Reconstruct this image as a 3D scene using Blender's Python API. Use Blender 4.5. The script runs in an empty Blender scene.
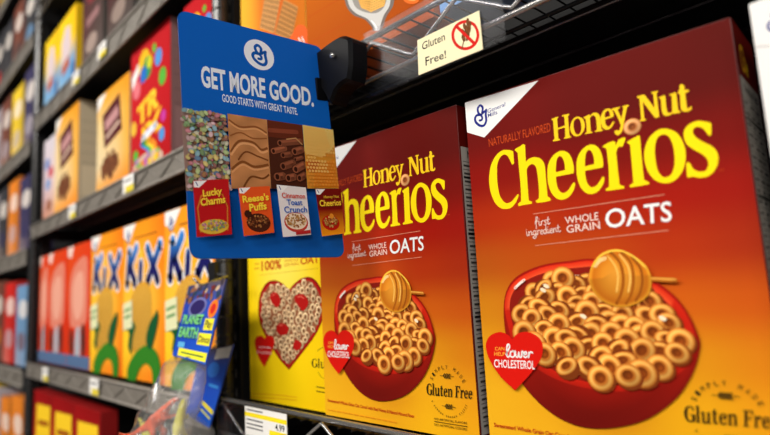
import bpy, bmesh, math, random
from mathutils import Vector, Matrix
from mathutils.geometry import tessellate_polygon
random.seed(7)
sc = bpy.context.scene
COL = sc.collection
PI = math.pi

# ------------------------------------------------------------------ camera
FPX, CX, CY = 565.1167, 385.0, 217.5
yaw, pitch, roll = 0.8077930, 0.1343072, -0.0542105
cw = Vector((-math.sin(yaw)*math.cos(pitch), math.cos(yaw)*math.cos(pitch), math.sin(pitch)))
cr0 = Vector((math.cos(yaw), math.sin(yaw), 0)); cu0 = cr0.cross(cw)
cr = cr0*math.cos(roll)+cu0*math.sin(roll); cu = -cr0*math.sin(roll)+cu0*math.cos(roll)
cam = bpy.data.cameras.new('camera'); co = bpy.data.objects.new('camera', cam); COL.objects.link(co)
cam.sensor_width = 36; cam.lens = FPX/770*36; cam.clip_start = 0.01
M = Matrix.Identity(4)
for i in range(3): M[i][0] = cr[i]; M[i][1] = cu[i]; M[i][2] = -cw[i]
co.matrix_world = M
cam.dof.use_dof = True; cam.dof.focus_distance = 0.53; cam.dof.aperture_fstop = 3.1
sc.camera = co

def ray(x, y): return cw + cr*((x-CX)/FPX) - cu*((y-CY)/FPX)
def atY(x, y, Y):
    d = ray(x, y); return d*(Y/d.y)

# ------------------------------------------------------------------ colour / materials
def lin(c):
    c /= 255.0
    return c/12.92 if c <= .04045 else ((c+.055)/1.055)**2.4
def C(r, g, b): return (lin(r), lin(g), lin(b))
def mixc(a, b, t): return tuple(a[i]*(1-t)+b[i]*t for i in range(3))
def mulc(a, k): return tuple(min(1, a[i]*k) for i in range(3))

MATS = {}
def mat(name, col=(.5, .5, .5), rough=.5, metal=0, noise=0, scale=40, coat=0, bump=0, spec=.5):
    if name in MATS: return MATS[name]
    m = bpy.data.materials.new(name); m.use_nodes = True; nt = m.node_tree
    b = nt.nodes['Principled BSDF']
    b.inputs['Base Color'].default_value = (*col, 1); b.inputs['Roughness'].default_value = rough
    b.inputs['Metallic'].default_value = metal; b.inputs['Coat Weight'].default_value = coat
    b.inputs['Specular IOR Level'].default_value = spec
    tc = nt.nodes.new('ShaderNodeTexCoord'); n = nt.nodes.new('ShaderNodeTexNoise')
    n.inputs['Scale'].default_value = scale; nt.links.new(tc.outputs['Object'], n.inputs['Vector'])
    if noise:
        mx = nt.nodes.new('ShaderNodeMix'); mx.data_type = 'RGBA'
        mx.inputs[6].default_value = (*mulc(col, 1-noise), 1); mx.inputs[7].default_value = (*mulc(col, 1+noise), 1)
        nt.links.new(n.outputs['Fac'], mx.inputs[0]); nt.links.new(mx.outputs[2], b.inputs['Base Color'])
    if bump:
        bp = nt.nodes.new('ShaderNodeBump'); bp.inputs['Strength'].default_value = bump; bp.inputs['Distance'].default_value = .001
        nt.links.new(n.outputs['Fac'], bp.inputs['Height']); nt.links.new(bp.outputs['Normal'], b.inputs['Normal'])
    MATS[name] = m; return m
def printed(name='printed_card', rough=.65, coat=0):
    if name in MATS: return MATS[name]
    m = mat(name, rough=rough, coat=coat, bump=.02, scale=90, spec=.08); nt = m.node_tree
    a = nt.nodes.new('ShaderNodeAttribute'); a.attribute_name = 'ink'
    nt.links.new(a.outputs['Color'], nt.nodes['Principled BSDF'].inputs['Base Color'])
    return m
def clearmat(name, tint=(1, 1, 1), gloss=.12, rough=.08, bs=.3):
    if name in MATS: return MATS[name]
    m = bpy.data.materials.new(name); m.use_nodes = True; nt = m.node_tree; nt.nodes.clear()
    o = nt.nodes.new('ShaderNodeOutputMaterial'); t = nt.nodes.new('ShaderNodeBsdfTransparent'); g = nt.nodes.new('ShaderNodeBsdfGlossy')
    t.inputs['Color'].default_value = (*tint, 1); g.inputs['Roughness'].default_value = rough
    mx = nt.nodes.new('ShaderNodeMixShader'); fr = nt.nodes.new('ShaderNodeLayerWeight'); fr.inputs['Blend'].default_value = .5; pw = nt.nodes.new('ShaderNodeMath'); pw.operation = 'POWER'; pw.inputs[1].default_value = 4; sl = nt.nodes.new('ShaderNodeMath'); sl.operation = 'MULTIPLY'; sl.inputs[1].default_value = .7; nt.links.new(fr.outputs['Facing'], pw.inputs[0]); nt.links.new(pw.outputs[0], sl.inputs[0])
    ad = nt.nodes.new('ShaderNodeMath'); ad.operation = 'ADD'; ad.inputs[1].default_value = gloss
    nt.links.new(sl.outputs[0], ad.inputs[0]); nt.links.new(ad.outputs[0], mx.inputs[0])
    nz = nt.nodes.new('ShaderNodeTexNoise'); nz.inputs['Scale'].default_value = 60; bp = nt.nodes.new('ShaderNodeBump'); bp.inputs['Strength'].default_value = bs; bp.inputs['Distance'].default_value = .002
    nt.links.new(nz.outputs['Fac'], bp.inputs['Height']); nt.links.new(bp.outputs['Normal'], g.inputs['Normal'])
    nt.links.new(t.outputs[0], mx.inputs[1]); nt.links.new(g.outputs[0], mx.inputs[2]); nt.links.new(mx.outputs[0], o.inputs[0])
    MATS[name] = m; return m

BLACKM = mat('black_shelf_metal', (.012, .012, .013), .35, .3, .2, 60)
CHROME = mat('dull_chrome_wire', (.42, .41, .40), .22, .75, .15, 120)
GREYM = mat('grey_shelf_wire', (.27, .245, .215), .5, .3, .3, 60)
PRINT = printed()

# ------------------------------------------------------------------ object helpers
def link(name, me, parent=None, mats=()):
    o = bpy.data.objects.new(name, me); COL.objects.link(o)
    if parent: o.parent = parent
    if me is not None:
        for m in mats: me.materials.append(m)
    return o
def obj(name, bm, m, parent=None, smooth=False):
    me = bpy.data.meshes.new(name); bmesh.ops.recalc_face_normals(bm, faces=bm.faces); bm.to_mesh(me); bm.free()
    if smooth:
        for p in me.polygons: p.use_smooth = True
    return link(name, me, parent, [m])
def tag(o, label=None, cat=None, group=None, kind=None):
    if label: o['label'] = label
    if cat: o['category'] = cat
    if group: o['group'] = group
    if kind: o['kind'] = kind
    return o
def thing(name, label, cat, loc=(0, 0, 0), rz=0, group=None, mw=None):
    o = bpy.data.objects.new(name, None); COL.objects.link(o); o.empty_display_size = .02
    if mw is not None: o.matrix_world = mw
    else: o.location = loc; o.rotation_euler = (0, 0, rz)
    return tag(o, label, cat, group)
def box(bm, x0, x1, y0, y1, z0, z1, bev=0):
    vs = [bm.verts.new((x, y, z)) for x in (x0, x1) for y in (y0, y1) for z in (z0, z1)]
    fs = [(0, 1, 3, 2), (4, 6, 7, 5), (0, 4, 5, 1), (2, 3, 7, 6), (0, 2, 6, 4), (1, 5, 7, 3)]
    ff = [bm.faces.new([vs[i] for i in f]) for f in fs]
    if bev:
        es = list({e for f in ff for e in f.edges})
        bmesh.ops.bevel(bm, geom=es, offset=bev, segments=2, affect='EDGES', profile=.6)
def bmbox(*a, **k):
    bm = bmesh.new(); box(bm, *a, **k); return bm
def tube(bm, pts, r, n=6):
    pts = [Vector(p) for p in pts]; rings = []
    for i, p in enumerate(pts):
        a = pts[max(0, i-1)]; b = pts[min(len(pts)-1, i+1)]; t = (b-a).normalized()
        s = t.cross(Vector((0, 0, 1))); s = s.normalized() if s.length > 1e-4 else Vector((1, 0, 0)); q = t.cross(s)
        rr = r[i] if isinstance(r, (list, tuple)) else r
        rings.append([bm.verts.new(p+(s*math.cos(2*PI*k/n)+q*math.sin(2*PI*k/n))*rr) for k in range(n)])
    for a, b in zip(rings, rings[1:]):
        for k in range(n): bm.faces.new((a[k], a[(k+1) % n], b[(k+1) % n], b[k]))
    bm.faces.new(rings[0]); bm.faces.new(rings[-1][::-1])
def prism(bm, pts, y0, y1, f=None):
    """outline pts (x,z) extruded between y0 and y1 ; f maps (x,y,z)"""
    f = f or (lambda x, y, z: (x, y, z))
    a = [bm.verts.new(f(x, y0, z)) for x, z in pts]; b = [bm.verts.new(f(x, y1, z)) for x, z in pts]; n = len(pts)
    bm.faces.new(a); bm.faces.new(b[::-1])
    for i in range(n): bm.faces.new((a[i], b[i], b[(i+1) % n], a[(i+1) % n]))

# ------------------------------------------------------------------ print shop: flat ink shapes on a plane
def parse(s, ox=0, oy=0, k=1):
    pts = []
    for t in s.split():
        cn = t.endswith('!'); x, y = t.rstrip('!').split(',')
        pts.append((ox+float(x)/k, oy+float(y)/k, cn))
    return pts
def cr_smooth(pts, closed=True, n=5):
    out = []; N = len(pts)
    rng = range(N if closed else N-1)
    for i in rng:
        p0 = pts[(i-1) % N] if (closed or i > 0) else pts[i]; p1 = pts[i]; p2 = pts[(i+1) % N]
        p3 = pts[(i+2) % N] if (closed or i+2 < N) else p2
        c1 = len(p1) > 2 and p1[2]; c2 = len(p2) > 2 and p2[2]
        if c1 and c2: out.append((p1[0], p1[1])); continue
        m1 = ((p2[0]-p0[0])/2, (p2[1]-p0[1])/2) if not c1 else ((p2[0]-p1[0]), (p2[1]-p1[1]))
        m2 = ((p3[0]-p1[0])/2, (p3[1]-p1[1])/2) if not c2 else ((p2[0]-p1[0]), (p2[1]-p1[1]))
        for j in range(n):
            t = j/n; h1 = 2*t**3-3*t*t+1; h2 = t**3-2*t*t+t; h3 = -2*t**3+3*t*t; h4 = t**3-t*t
            out.append((h1*p1[0]+h2*m1[0]+h3*p2[0]+h4*m2[0], h1*p1[1]+h2*m1[1]+h3*p2[1]+h4*m2[1]))
    if not closed: out.append((pts[-1][0], pts[-1][1]))
    return out
TXT = {}
def textmesh(s, bold=0.0):
    key = (s, bold)
    if key in TXT: return TXT[key]
    def raw(t):
        cu_ = bpy.data.curves.new('t', 'FONT'); cu_.body = t; cu_.resolution_u = 3; cu_.offset = bold
        o = bpy.data.objects.new('t', cu_); me = o.to_mesh()
        vs = [(v.co.x, v.co.y) for v in me.vertices]; fs = [tuple(p.vertices) for p in me.polygons]
        o.to_mesh_clear(); bpy.data.objects.remove(o); bpy.data.curves.remove(cu_)
        return vs, fs
    vs, fs = raw(s); cap = max(v[1] for v in raw('H')[0])
    x0 = min(v[0] for v in vs); x1 = max(v[0] for v in vs)
    TXT[key] = ([((x-x0)/(x1-x0), y/cap) for x, y in vs], fs); return TXT[key]

class Plane:
    """a printed face: u to the right, v down from its top left corner; root local frame L"""
    def __init__(s, parent, L, w, h):
        s.parent = parent; s.L = L; s.w = w; s.h = h; s.z = .0003
        s.W = parent.matrix_world @ L if parent else L; s.Wi = s.W.inverted()
    def px(s, x, y):
        o = s.Wi @ Vector((0, 0, 0)); d = s.Wi.to_3x3() @ ray(x, y)
        t = -o.y/d.y; p = o+d*t; return (p.x, -p.z)
class Art:
    def __init__(s, pl): s.pl = pl; s.v = []; s.f = []; s.c = []
    def add(s, uvs, faces, cols):
        b = len(s.v); z = s.pl.z; s.pl.z += .00001
        s.v += [(u, -z, -v) for u, v in uvs]
        for f in faces:
            s.f.append([b+i for i in f]); s.c += [cols[i] if isinstance(cols, list) else cols for i in f]
    def poly(s, uvs, col, holes=()):
        al = [list(uvs)]+[list(h) for h in holes]
        tri = tessellate_polygon([[Vector((p[0], p[1], 0)) for p in l] for l in al])
        fl = [(p[0], p[1]) for l in al for p in l]
        if callable(col): col = [col(*p) for p in fl]
        s.add(fl, tri, col)
    def pxl(s, pts): return [s.pl.px(p[0], p[1]) for p in pts]
    def P(s, st, col, o=(0, 0, 1), holes=(), smooth=True):
        f = (lambda q: s.pxl(cr_smooth(parse(q, *o)))) if smooth else (lambda q: s.pxl(parse(q, *o)))
        s.poly(f(st), col, [f(h) for h in holes])
    def grid(s, cg, u0=0, v0=0, u1=None, v1=None, n=28, m=36):
        """colour grid cg[row][col] spread over the face"""
        u1 = s.pl.w if u1 is None else u1; v1 = s.pl.h if v1 is None else v1
        R = len(cg)-1; K = len(cg[0])-1; uv = []; cl = []; fc = []
        for j in range(m+1):
            for i in range(n+1):
                a = i/n; b = j/m; x = min(a*K, K-1e-6); y = min(b*R, R-1e-6); xi = int(x); yi = int(y); x -= xi; y -= yi
                x = x*x*(3-2*x); y = y*y*(3-2*y)
                cl.append(mixc(mixc(cg[yi][xi], cg[yi][xi+1], x), mixc(cg[yi+1][xi], cg[yi+1][xi+1], x), y))
                uv.append((u0+(u1-u0)*a, v0+(v1-v0)*b))
        for j in range(m):
            for i in range(n):
                q = j*(n+1)+i; fc.append((q, q+1, q+n+2, q+n+1))
        s.add(uv, fc, cl)
    def quad(s, q, col): s.add(list(q), [(0, 1, 2, 3)], col)
    def T(s, txt, q, col, bold=0.0, px=True, col2=None, shear=0):
        """text with its cap box laid on quad tl,tr,br,bl"""
        vs, fs = textmesh(txt, bold); out = []
        for x, y in vs:
            y = 1-y; x2 = x+shear*(1-y)
            t = (q[0][0]*(1-x2)+q[1][0]*x2, q[0][1]*(1-x2)+q[1][1]*x2); b = (q[3][0]*(1-x2)+q[2][0]*x2, q[3][1]*(1-x2)+q[2][1]*x2)
            p = (t[0]*(1-y)+b[0]*y, t[1]*(1-y)+b[1]*y); out.append(s.pl.px(*p) if px else p)
        cl = [mixc(col, col2, min(1, max(0, 1-v[1]))) for v in vs] if col2 else col
        s.add(out, fs, cl)
    def line(s, uvs, w, col, caps=True, closed=False):
        n = len(uvs); L = []; Rr = []; fc = []
        wd = w if isinstance(w, (list, tuple)) else [w]*n
        for i, p in enumerate(uvs):
            a = uvs[max(0, i-1)]; b = uvs[min(n-1, i+1)]; dx = b[0]-a[0]; dy = b[1]-a[1]; d = math.hypot(dx, dy) or 1e-9
            nx, ny = -dy/d*wd[i]/2, dx/d*wd[i]/2; L.append((p[0]+nx, p[1]+ny)); Rr.append((p[0]-nx, p[1]-ny))
        fc = [(i, i+1, n+i+1, n+i) for i in range(n-1)]
        vs = L+Rr
        if caps:
            for e, i in ((0, 0), (1, n-1)):
                b = len(vs); vs += [(uvs[i][0]+math.cos(k*PI/5)*wd[i]/2, uvs[i][1]+math.sin(k*PI/5)*wd[i]/2) for k in range(10)]
                fc.append(tuple(range(b, b+10)))
        s.add(vs, fc, [col(*p) for p in vs] if callable(col) else col)
    def pline(s, st, w, col, o=(0, 0, 1), smooth=True, **k):
        p = parse(st, *o); p = cr_smooth(p, False) if smooth else p
        s.line(s.pxl(p), w, col, **k)
    def disc(s, u, v, a, b, col, ang=0, n=20, col2=None):
        ca, sa = math.cos(ang), math.sin(ang)
        vs = [(u, v)]+[(u+ca*a*math.cos(2*PI*k/n)-sa*b*math.sin(2*PI*k/n), v+sa*a*math.cos(2*PI*k/n)+ca*b*math.sin(2*PI*k/n)) for k in range(n)]
        s.add(vs, [(0, k+1, (k+1) % n+1) for k in range(n)], [col]+[col2 or col]*n)
    def hoop(s, u, v, r, asp, ang, base, dark, light, hole=.36, n=18, la=-2.2):
        """a toasted oat ring seen at a tilt"""
        bands = [(1.0, mixc(dark, base, .25)), (.9, base), (.72, light), (.55, base), (hole+.05, mixc(dark, base, .3)), (hole, mulc(dark, .62)), (.02, mulc(dark, 1.0))]
        ca, sa = math.cos(ang), math.sin(ang); vs = []; cl = []
        for k, (f, c) in enumerate(bands):
            off = 0 if f > .6 else -.06*r
            for i in range(n):
                t = 2*PI*i/n; x = r*f*math.cos(t); y = r*f*asp*math.sin(t)+off*(1-asp)*2
                X = u+ca*x-sa*y; Y = v+sa*x+ca*y; tt = math.atan2(Y-v, X-u)
                sh = 1+.33*math.cos(tt-la) if f > .45 else 1-.25*math.cos(tt-la)
                vs.append((X, Y)); cl.append(mulc(c, sh))
        fc = [(k*n+i, k*n+(i+1) % n, (k+1)*n+(i+1) % n, (k+1)*n+i) for k in range(len(bands)-1) for i in range(n)]
        fc.append(tuple((len(bands)-1)*n+i for i in range(n)))
        s.add(vs, fc, cl)
    def build(s, name, label=None, parent=None, m=None):
        me = bpy.data.meshes.new(name); me.from_pydata(s.v, [], s.f); at = me.color_attributes.new('ink', 'FLOAT_COLOR', 'CORNER')
        k = 0
        for c in s.c: at.data[k].color = (*c, 1); k += 1
        o = link(name, me, None, [m or PRINT]); me.update()
        o.parent = parent or s.pl.parent
        if o.parent == s.pl.parent: o.matrix_basis = s.pl.L
        if label: o['label'] = label
        return o

# ------------------------------------------------------------------ cartons
def frontL(h): return Matrix.Translation((0, 0, h))
def sideL(w, h):
    m = Matrix(((0, -1, 0, w), (1, 0, 0, 0), (0, 0, 1, h), (0, 0, 0, 1))); return m
def carton(name, label, x, y, z, w, h, d, body, rz=0, group=None, flap=True, cat='cereal box'):
    t = thing(name, label, cat, (x, y, z), rz, group); t.matrix_world = Matrix.Translation((x, y, z)) @ Matrix.Rotation(rz, 4, 'Z')
    bm = bmbox(0, w, 0, d, 0, h, bev=.0012)
    obj('carton', bm, body, t)
    if flap:
        obj('top_flap', bmbox(.002, w-.002, .002, d*.55, h, h+.0006), body, t)
    return t, Plane(t, frontL(h), w, h), Plane(t, sideL(w, h), d, h)
def dup(root, mw, label, group=None):
    r = root.copy(); COL.objects.link(r); r.matrix_world = mw; r['label'] = label
    if group: r['group'] = group
    for ch in list(root.children):
        c = ch.copy(); COL.objects.link(c); c.parent = r; c.matrix_basis = ch.matrix_basis.copy()
        for g in list(ch.children):
            e = g.copy(); COL.objects.link(e); e.parent = c; e.matrix_basis = g.matrix_basis.copy()
    return r

WHITE = C(238, 238, 236); NAVY = C(30, 40, 130)
# the cursive capital of the corner mark, in a 0..1 box (v down)
def scriptG(a, f, w, col):
    def ln(st, k=1): a.line([f(x, y) for x, y in cr_smooth(parse(st), False)], w*k, col)
    ln('.62,.38 .67,.16 .48,.03 .28,.15 .33,.36 .52,.46 .76,.36 .95,.28', .95)
    ln('.93,.30 .90,.50 .92,.78 .74,.96 .42,.94 .12,.76 .06,.58 .20,.46 .42,.46')
    ln('.46,.44 .62,.58 .58,.70 .42,.71', .85)
def maploc(q):
    """bilinear map of the unit square onto quad tl,tr,br,bl"""
    def f(x, y):
        t = (q[0][0]*(1-x)+q[1][0]*x, q[0][1]*(1-x)+q[1][1]*x); b = (q[3][0]*(1-x)+q[2][0]*x, q[3][1]*(1-x)+q[2][1]*x)
        return (t[0]*(1-y)+b[0]*y, t[1]*(1-y)+b[1]*y)
    return f
# handwriting, monoline: x-height 1, baseline 0, up is positive
HAND = {'f': (.55, ['.0,.5 .35,1.3 .45,1.9 .25,2.0 .2,1.4 .2,.0 .15,-.6', '.0,1.0 .5,1.0']), 'i': (.35, ['.1,1.0 .1,.3 .2,.0 .4,.3', '.12,1.45 .14,1.5']),
 'r': (.5, ['.1,.9 .15,.5 .1,.0', '.12,.6 .3,1.0 .5,.9']), 's': (.5, ['.45,.85 .25,1.0 .12,.8 .38,.4 .3,.0 .0,.12']), 't': (.45, ['.2,1.7 .15,.3 .3,.0 .5,.3', '.0,1.05 .42,1.1']),
 'n': (.65, ['.08,1.0 .1,.0', '.1,.6 .35,1.0 .48,.7 .48,.15 .65,.2']), 'g': (.62, ['.5,.9 .25,1.0 .05,.5 .2,.05 .45,.3 .5,.95', '.5,.95 .48,-.4 .25,-.8 .0,-.5 .6,.1']),
 'e': (.5, ['.05,.45 .4,.65 .3,1.0 .08,.7 .1,.15 .3,.0 .52,.3']), 'd': (.62, ['.45,.9 .2,1.0 .05,.5 .2,.0 .42,.3 .5,1.9', '.5,1.9 .48,.3 .62,.1']),
 'l': (.4, ['.0,.4 .35,1.5 .3,2.0 .12,1.8 .1,.3 .25,.0 .42,.3']), 'o': (.55, ['.35,1.0 .08,.8 .08,.2 .3,.0 .5,.3 .45,.85 .3,1.0 .6,.9']), 'w': (.8, ['.0,1.0 .1,.1 .3,.1 .38,.9 .45,.1 .65,.1 .7,1.0 .85,.9'])}
def hand(a, word, q, w, col, px=True):
    """q: quad of the x-height box"""
    tot = sum(HAND[c][0] for c in word); x = 0; f = maploc(q)
    for c in word:
        wd, st = HAND[c]
        for s_ in st:
            p = [f((x+u)/tot, 1-v) for u, v in cr_smooth(parse(s_), False)]
            a.line(a.pxl(p) if px else p, w, col)
        x += wd
# serif capitals traced flat (cap height 100) for the small black lettering
SERIF = {'G': (78, ['70,70 68,84 60,93 45,97 25,88 12,62 12,38 22,10 45,-2 65,3 76,12! 76,42! 82,46! 48,46! 48,42! 58,40! 58,12 46,6 32,20 29,50 33,80 45,90 58,84 66,66!'], []),
 'l': (30, ['3,100! 21,103! 21,6! 28,4! 28,0! 2,0! 2,4! 8,6! 8,92! 3,95!'], []),
 'F': (62, ['3,97! 60,97! 60,70! 56,70! 50,90! 27,91! 27,54! 42,54! 45,64! 48,64! 48,38! 45,38! 42,48! 27,48! 27,6! 37,4! 37,0! 3,0! 3,4! 12,6! 12,91! 3,93!'], []),
 't': (40, ['10,66! 10,84! 24,90! 24,66! 36,66! 36,60! 24,60! 24,16 28,8 36,14! 38,8! 30,-1 16,0 10,12! 10,60! 3,60! 3,66!'], []),
 'u': (64, ['2,66! 22,68! 22,18 28,8 40,16! 40,60! 36,62! 36,66! 54,68! 54,6! 62,4! 62,0! 42,-2! 41,8! 30,-3 14,-1 9,14! 9,60! 2,62!'], []),
 'e': (52, ['48,34! 47,55 38,67 26,68 10,58 5,34 10,8 26,-2 40,2 49,18! 45,21! 36,9 28,7 20,18 18,34!'], ['18,41! 20,58 26,63 33,57 34,41!']),
 'n': (64, ['2,66! 20,68! 21,58! 32,68 48,66 54,52! 54,6! 61,4! 61,0! 36,0! 36,4! 41,6! 41,50 36,58 27,56 22,48! 22,6! 28,4! 28,0! 3,0! 3,4! 9,6! 9,60! 2,62!'], []),
 'r': (46, ['2,66! 20,68! 21,54! 32,69 44,67! 43,50! 36,49 28,54 22,44! 22,6! 31,4! 31,0! 3,0! 3,4! 9,6! 9,60! 2,62!'], []), ' ': (24, [], [])}
def serif(a, txt, q, col, px=True):
    tot = sum(SERIF[c][0] for c in txt); x = 0; f = maploc(q)
    for c in txt:
        wd, st, ho = SERIF[c]
        g = lambda s_: [f((x+u)/tot, 1-v/100) for u, v in cr_smooth(parse(s_), True, 3)]
        for s_ in st:
            if px: a.poly(a.pxl(g(s_)), col, [a.pxl(g(h)) for h in ho])
            else: a.poly(g(s_), col, [g(h) for h in ho])
        x += wd
def cornermark(pl, pts, gq, col=WHITE, words=None, name='corner_logo', parent=None):
    a = Art(pl); a.poly(pts, col); f = maploc(gq)
    scriptG(a, f, abs(gq[1][0]-gq[0][0])*.17, NAVY)
    if words:
        for t, q in words: a.T(t, q, C(70, 76, 140), .008, px=True, shear=.02)
    return a.build(name, 'white corner with blue cursive capital', parent=parent)
YEL = C(252, 222, 10)

# ================================================================== honey nut boxes
B2 = (-0.31033264, 0.40631474, 0.07008558); B1 = (-0.53467711, 0.40146168, 0.01442511)
ZB = 0.1717947-0.3038607; BW, BH, BD = .216, .3038607, .068
maroon_card = mat('maroon_card', C(96, 14, 8), .4, 0, .05, 30, .1)
honey, PF, PS = carton('cereal_box', 'large maroon and gold honey oat cereal box nearest the camera, at the right', B2[0], B2[1], ZB, BW, BH, BD, maroon_card, B2[2], 'large maroon and gold honey oat cereal boxes')
bpy.context.view_layer.update()
def pl_at(b):   # tracing frame of either box, same local coordinates
    p = Plane(None, Matrix.Translation((b[0], b[1], ZB)) @ Matrix.Rotation(b[2], 4, 'Z') @ frontL(BH), BW, BH); return p
P1 = pl_at(B1)
class Swap:     # trace on box 1, ink on box 2
    def __init__(s, art): s.a = art
    def __enter__(s): s.o = s.a.pl.px; s.a.pl.px = P1.px
    def __exit__(s, *k): s.a.pl.px = s.o
c = C
a = Art(PF)
a.grid([[c(98, 14, 8), c(108, 14, 8), c(100, 13, 8), c(96, 14, 8), c(88, 14, 8)],
        [c(106, 12, 6), c(108, 13, 7), c(98, 12, 7), c(94, 13, 7), c(90, 13, 8)],
        [c(138, 14, 4), c(134, 15, 5), c(120, 12, 4), c(120, 12, 5), c(116, 14, 7)],
        [c(172, 44, 6), c(176, 46, 6), c(166, 34, 6), c(160, 22, 6), c(150, 20, 8)],
        [c(180, 82, 14), c(184, 76, 12), c(184, 68, 12), c(176, 50, 10), c(160, 42, 12)],
        [c(208, 128, 18), c(202, 110, 16), c(196, 94, 14), c(202, 92, 14), c(194, 82, 14)],
        [c(226, 158, 22), c(220, 146, 20), c(200, 110, 14), c(216, 140, 18), c(210, 122, 16)],
        [c(234, 172, 26), c(230, 164, 22), c(206, 134, 18), c(230, 164, 18), c(226, 150, 18)],
        [c(236, 176, 28), c(234, 172, 26), c(228, 162, 22), c(236, 174, 18), c(232, 162, 18)]], .0006, .0006, BW-.0006, BH-.0006, 32, 48)
front = a.build('front_panel')
# faint rays behind the bowl
# corner logo
cornermark(PF, [(.0008, .0008), *[PF.px(*p) for p in ((538.5, 80.5), (484.5, 137.5))], (.0008, PF.px(469, 132)[1])],
           [PF.px(*p) for p in ((474.5, 106), (487, 103.5), (487.5, 126), (474.5, 127.5))],
           words=[('General', [(487.3, 109.5), (505, 102.3), (505.4, 106.0), (487.7, 113.4)]), ('Mills', [(487.8, 113.9), (497.2, 110.2), (497.6, 114), (488.1, 117.7)])])
# title
a = Art(PF)
o1 = (485, 145, 6.4)
a.P('187,118! 184,60! 180,38! 150,32 110,36 70,70 40,130 28,210 35,290 60,360 95,400 130,410 170,400 200,365 216,325 210,316 195,335 170,362 140,373 115,355 95,320 82,250 78,190 80,130 95,85 120,62 145,70 160,95 172,120 180,124', YEL, o1)
a.P('18,62! 22,55! 50,40 72,25! 82,32! 87,135! 110,115 145,107 180,118 203,155 212,240 222,350! 238,360! 243,375! 200,385 155,390! 148,378! 168,362! 168,300 160,220 150,170 130,150 105,160 92,185! 98,280 105,375! 125,383! 125,395! 80,402 42,410! 38,396! 58,380! 55,290 45,180 36,80!', YEL, (512, 140, 6.2))
for o in ((544, 146, 7.5), (573, 139.8, 7.42)):
    a.P('222,205! 226,170 215,110 190,60 150,37 105,45 60,85 33,140 27,210 35,290 60,355 100,395 145,402 190,380 225,330 235,285 222,275 205,300 180,335 150,352 125,345 103,310 93,260 92,230!', YEL, o, ['90,198! 92,140 100,95 120,75 140,90 155,130 160,180!'])
a.P('15,112! 45,90 92,72! 102,82! 105,105! 120,70 140,55 165,50! 168,62 150,112! 130,110 115,125 108,150! 118,250 130,362! 160,372! 162,385! 100,395 42,403! 38,390! 62,375! 58,250 45,130! 35,118!', YEL, (600, 130, 6.6))
a.P('180,78! 215,58 258,35! 265,45! 278,200 292,330! 325,345! 325,358! 260,370 200,380! 196,366! 222,350! 212,230 200,98! 183,88!', YEL, (600, 130, 6.6))
a.P('170,32 110,50 55,110 30,200 45,300 95,375 165,403 235,385 290,320 312,225 300,140 250,60', YEL, (640, 124, 6.8), ['160,72 120,95 103,160 105,230 120,310 150,355 180,362 215,340 235,280 235,200 220,130 195,85'])
a.P('190,128 175,110 155,85 125,72 95,80 85,105 105,140 150,170 210,200 245,240 253,290 235,350 190,395 130,407 90,400 60,405! 48,395 42,315! 55,303! 68,315 90,350 130,368 170,360 188,325 180,285 150,255 90,220 45,185 27,140 32,90 70,50 120,33 165,38 200,45! 207,60 207,118! 200,130', YEL, (680, 116, 6.59))
YH = C(250, 205, 30); oH = (548, 105, 10.35); oN = (636, 80, 9.45); oE = (596, 98, 9.88)
a.P('38,145 105,122 110,132 97,142 103,240 178,212 170,120 150,120 148,108 220,92 222,102 208,118 225,320 240,325 242,335 170,352 168,340 182,330 178,232 103,255 110,348 127,355 127,365 60,378 52,368 70,355 62,250 55,158 42,158', YH, oH, smooth=False)
a.P('310,122 260,150 232,225 245,290 290,325 340,310 375,260 383,200 362,145', YH, oH, ['300,142 270,170 268,230 285,290 312,308 338,285 347,230 338,170 322,145'])
a.P('372,128! 430,100! 435,115! 470,85 510,85 538,115 548,180 555,250! 570,258! 570,268! 490,280! 486,270! 510,258! 505,190 497,130 478,110 455,115 435,135! 440,200 445,275! 463,278! 463,288! 388,302! 385,292! 405,280! 400,200 392,145! 375,138!', YH, oH)
a.P('178,185! 172,145 150,115 120,105 80,125 52,180 50,240 70,295 110,315 150,295 182,245 178,232 165,240 145,270 125,285 100,265 90,215!', YH, oE, ['88,195! 92,150 115,125 135,140 142,182!'])
a.P('155,108! 235,88! 238,100! 215,115! 255,205! 275,95! 262,92! 262,82! 325,68! 325,80! 308,95! 290,180 270,290 250,345 215,370 190,350 188,328 212,318 232,322 248,270! 215,190 180,125! 158,118!', YH, oE)
a.P('10,158 75,138 90,150 178,268 165,130 145,128 145,118 208,103 210,115 195,125 222,350 190,362 175,350 65,205 80,370 97,372 97,382 38,393 36,382 52,372 35,175 12,168', YH, oN, smooth=False)
a.P('218,165! 270,145! 278,155! 290,270 300,305 325,315 345,300! 340,150! 320,148! 320,138! 375,118! 382,128! 400,290! 420,295! 420,308! 355,322! 350,312! 320,335 285,340 258,325 245,280 238,180! 220,178!', YH, oN)
a.P('398,118! 415,80 412,55 432,42 455,55 460,98! 495,92 502,105 490,115 465,125! 475,200 485,265 505,268 515,250 527,258 520,285 480,300 440,295 425,260 418,135! 400,130!', YH, oN)
hu, hv = PF.px(632.4, 126.8)
a.hoop(hu, hv, .0066, .95, 0, C(214, 140, 80), C(150, 78, 36), C(232, 176, 120), n=24)
title_parent = a.build('title_lettering', 'yellow serif title lettering', parent=None)
a = Art(PF)
OR = C(206, 74, 26)
a.T('NATURALLY FLAVORED', [(488.7, 139.2), (550.5, 122.8), (551, 131.5), (489.6, 146.8)], OR, -.004)
a.build('flavour_line', 'orange capital words'); a = Art(PF)
a.T('TM', [(718.8, 169.8), (723.5, 168.8), (723.6, 171), (718.9, 172)], OR)
LW = C(240, 214, 200)
a.build('trademark_letters'); a = Art(PF)
a.pline('533.4,214.1 664.7,194.6', .0005, C(226, 150, 120), smooth=False, caps=False)
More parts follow.
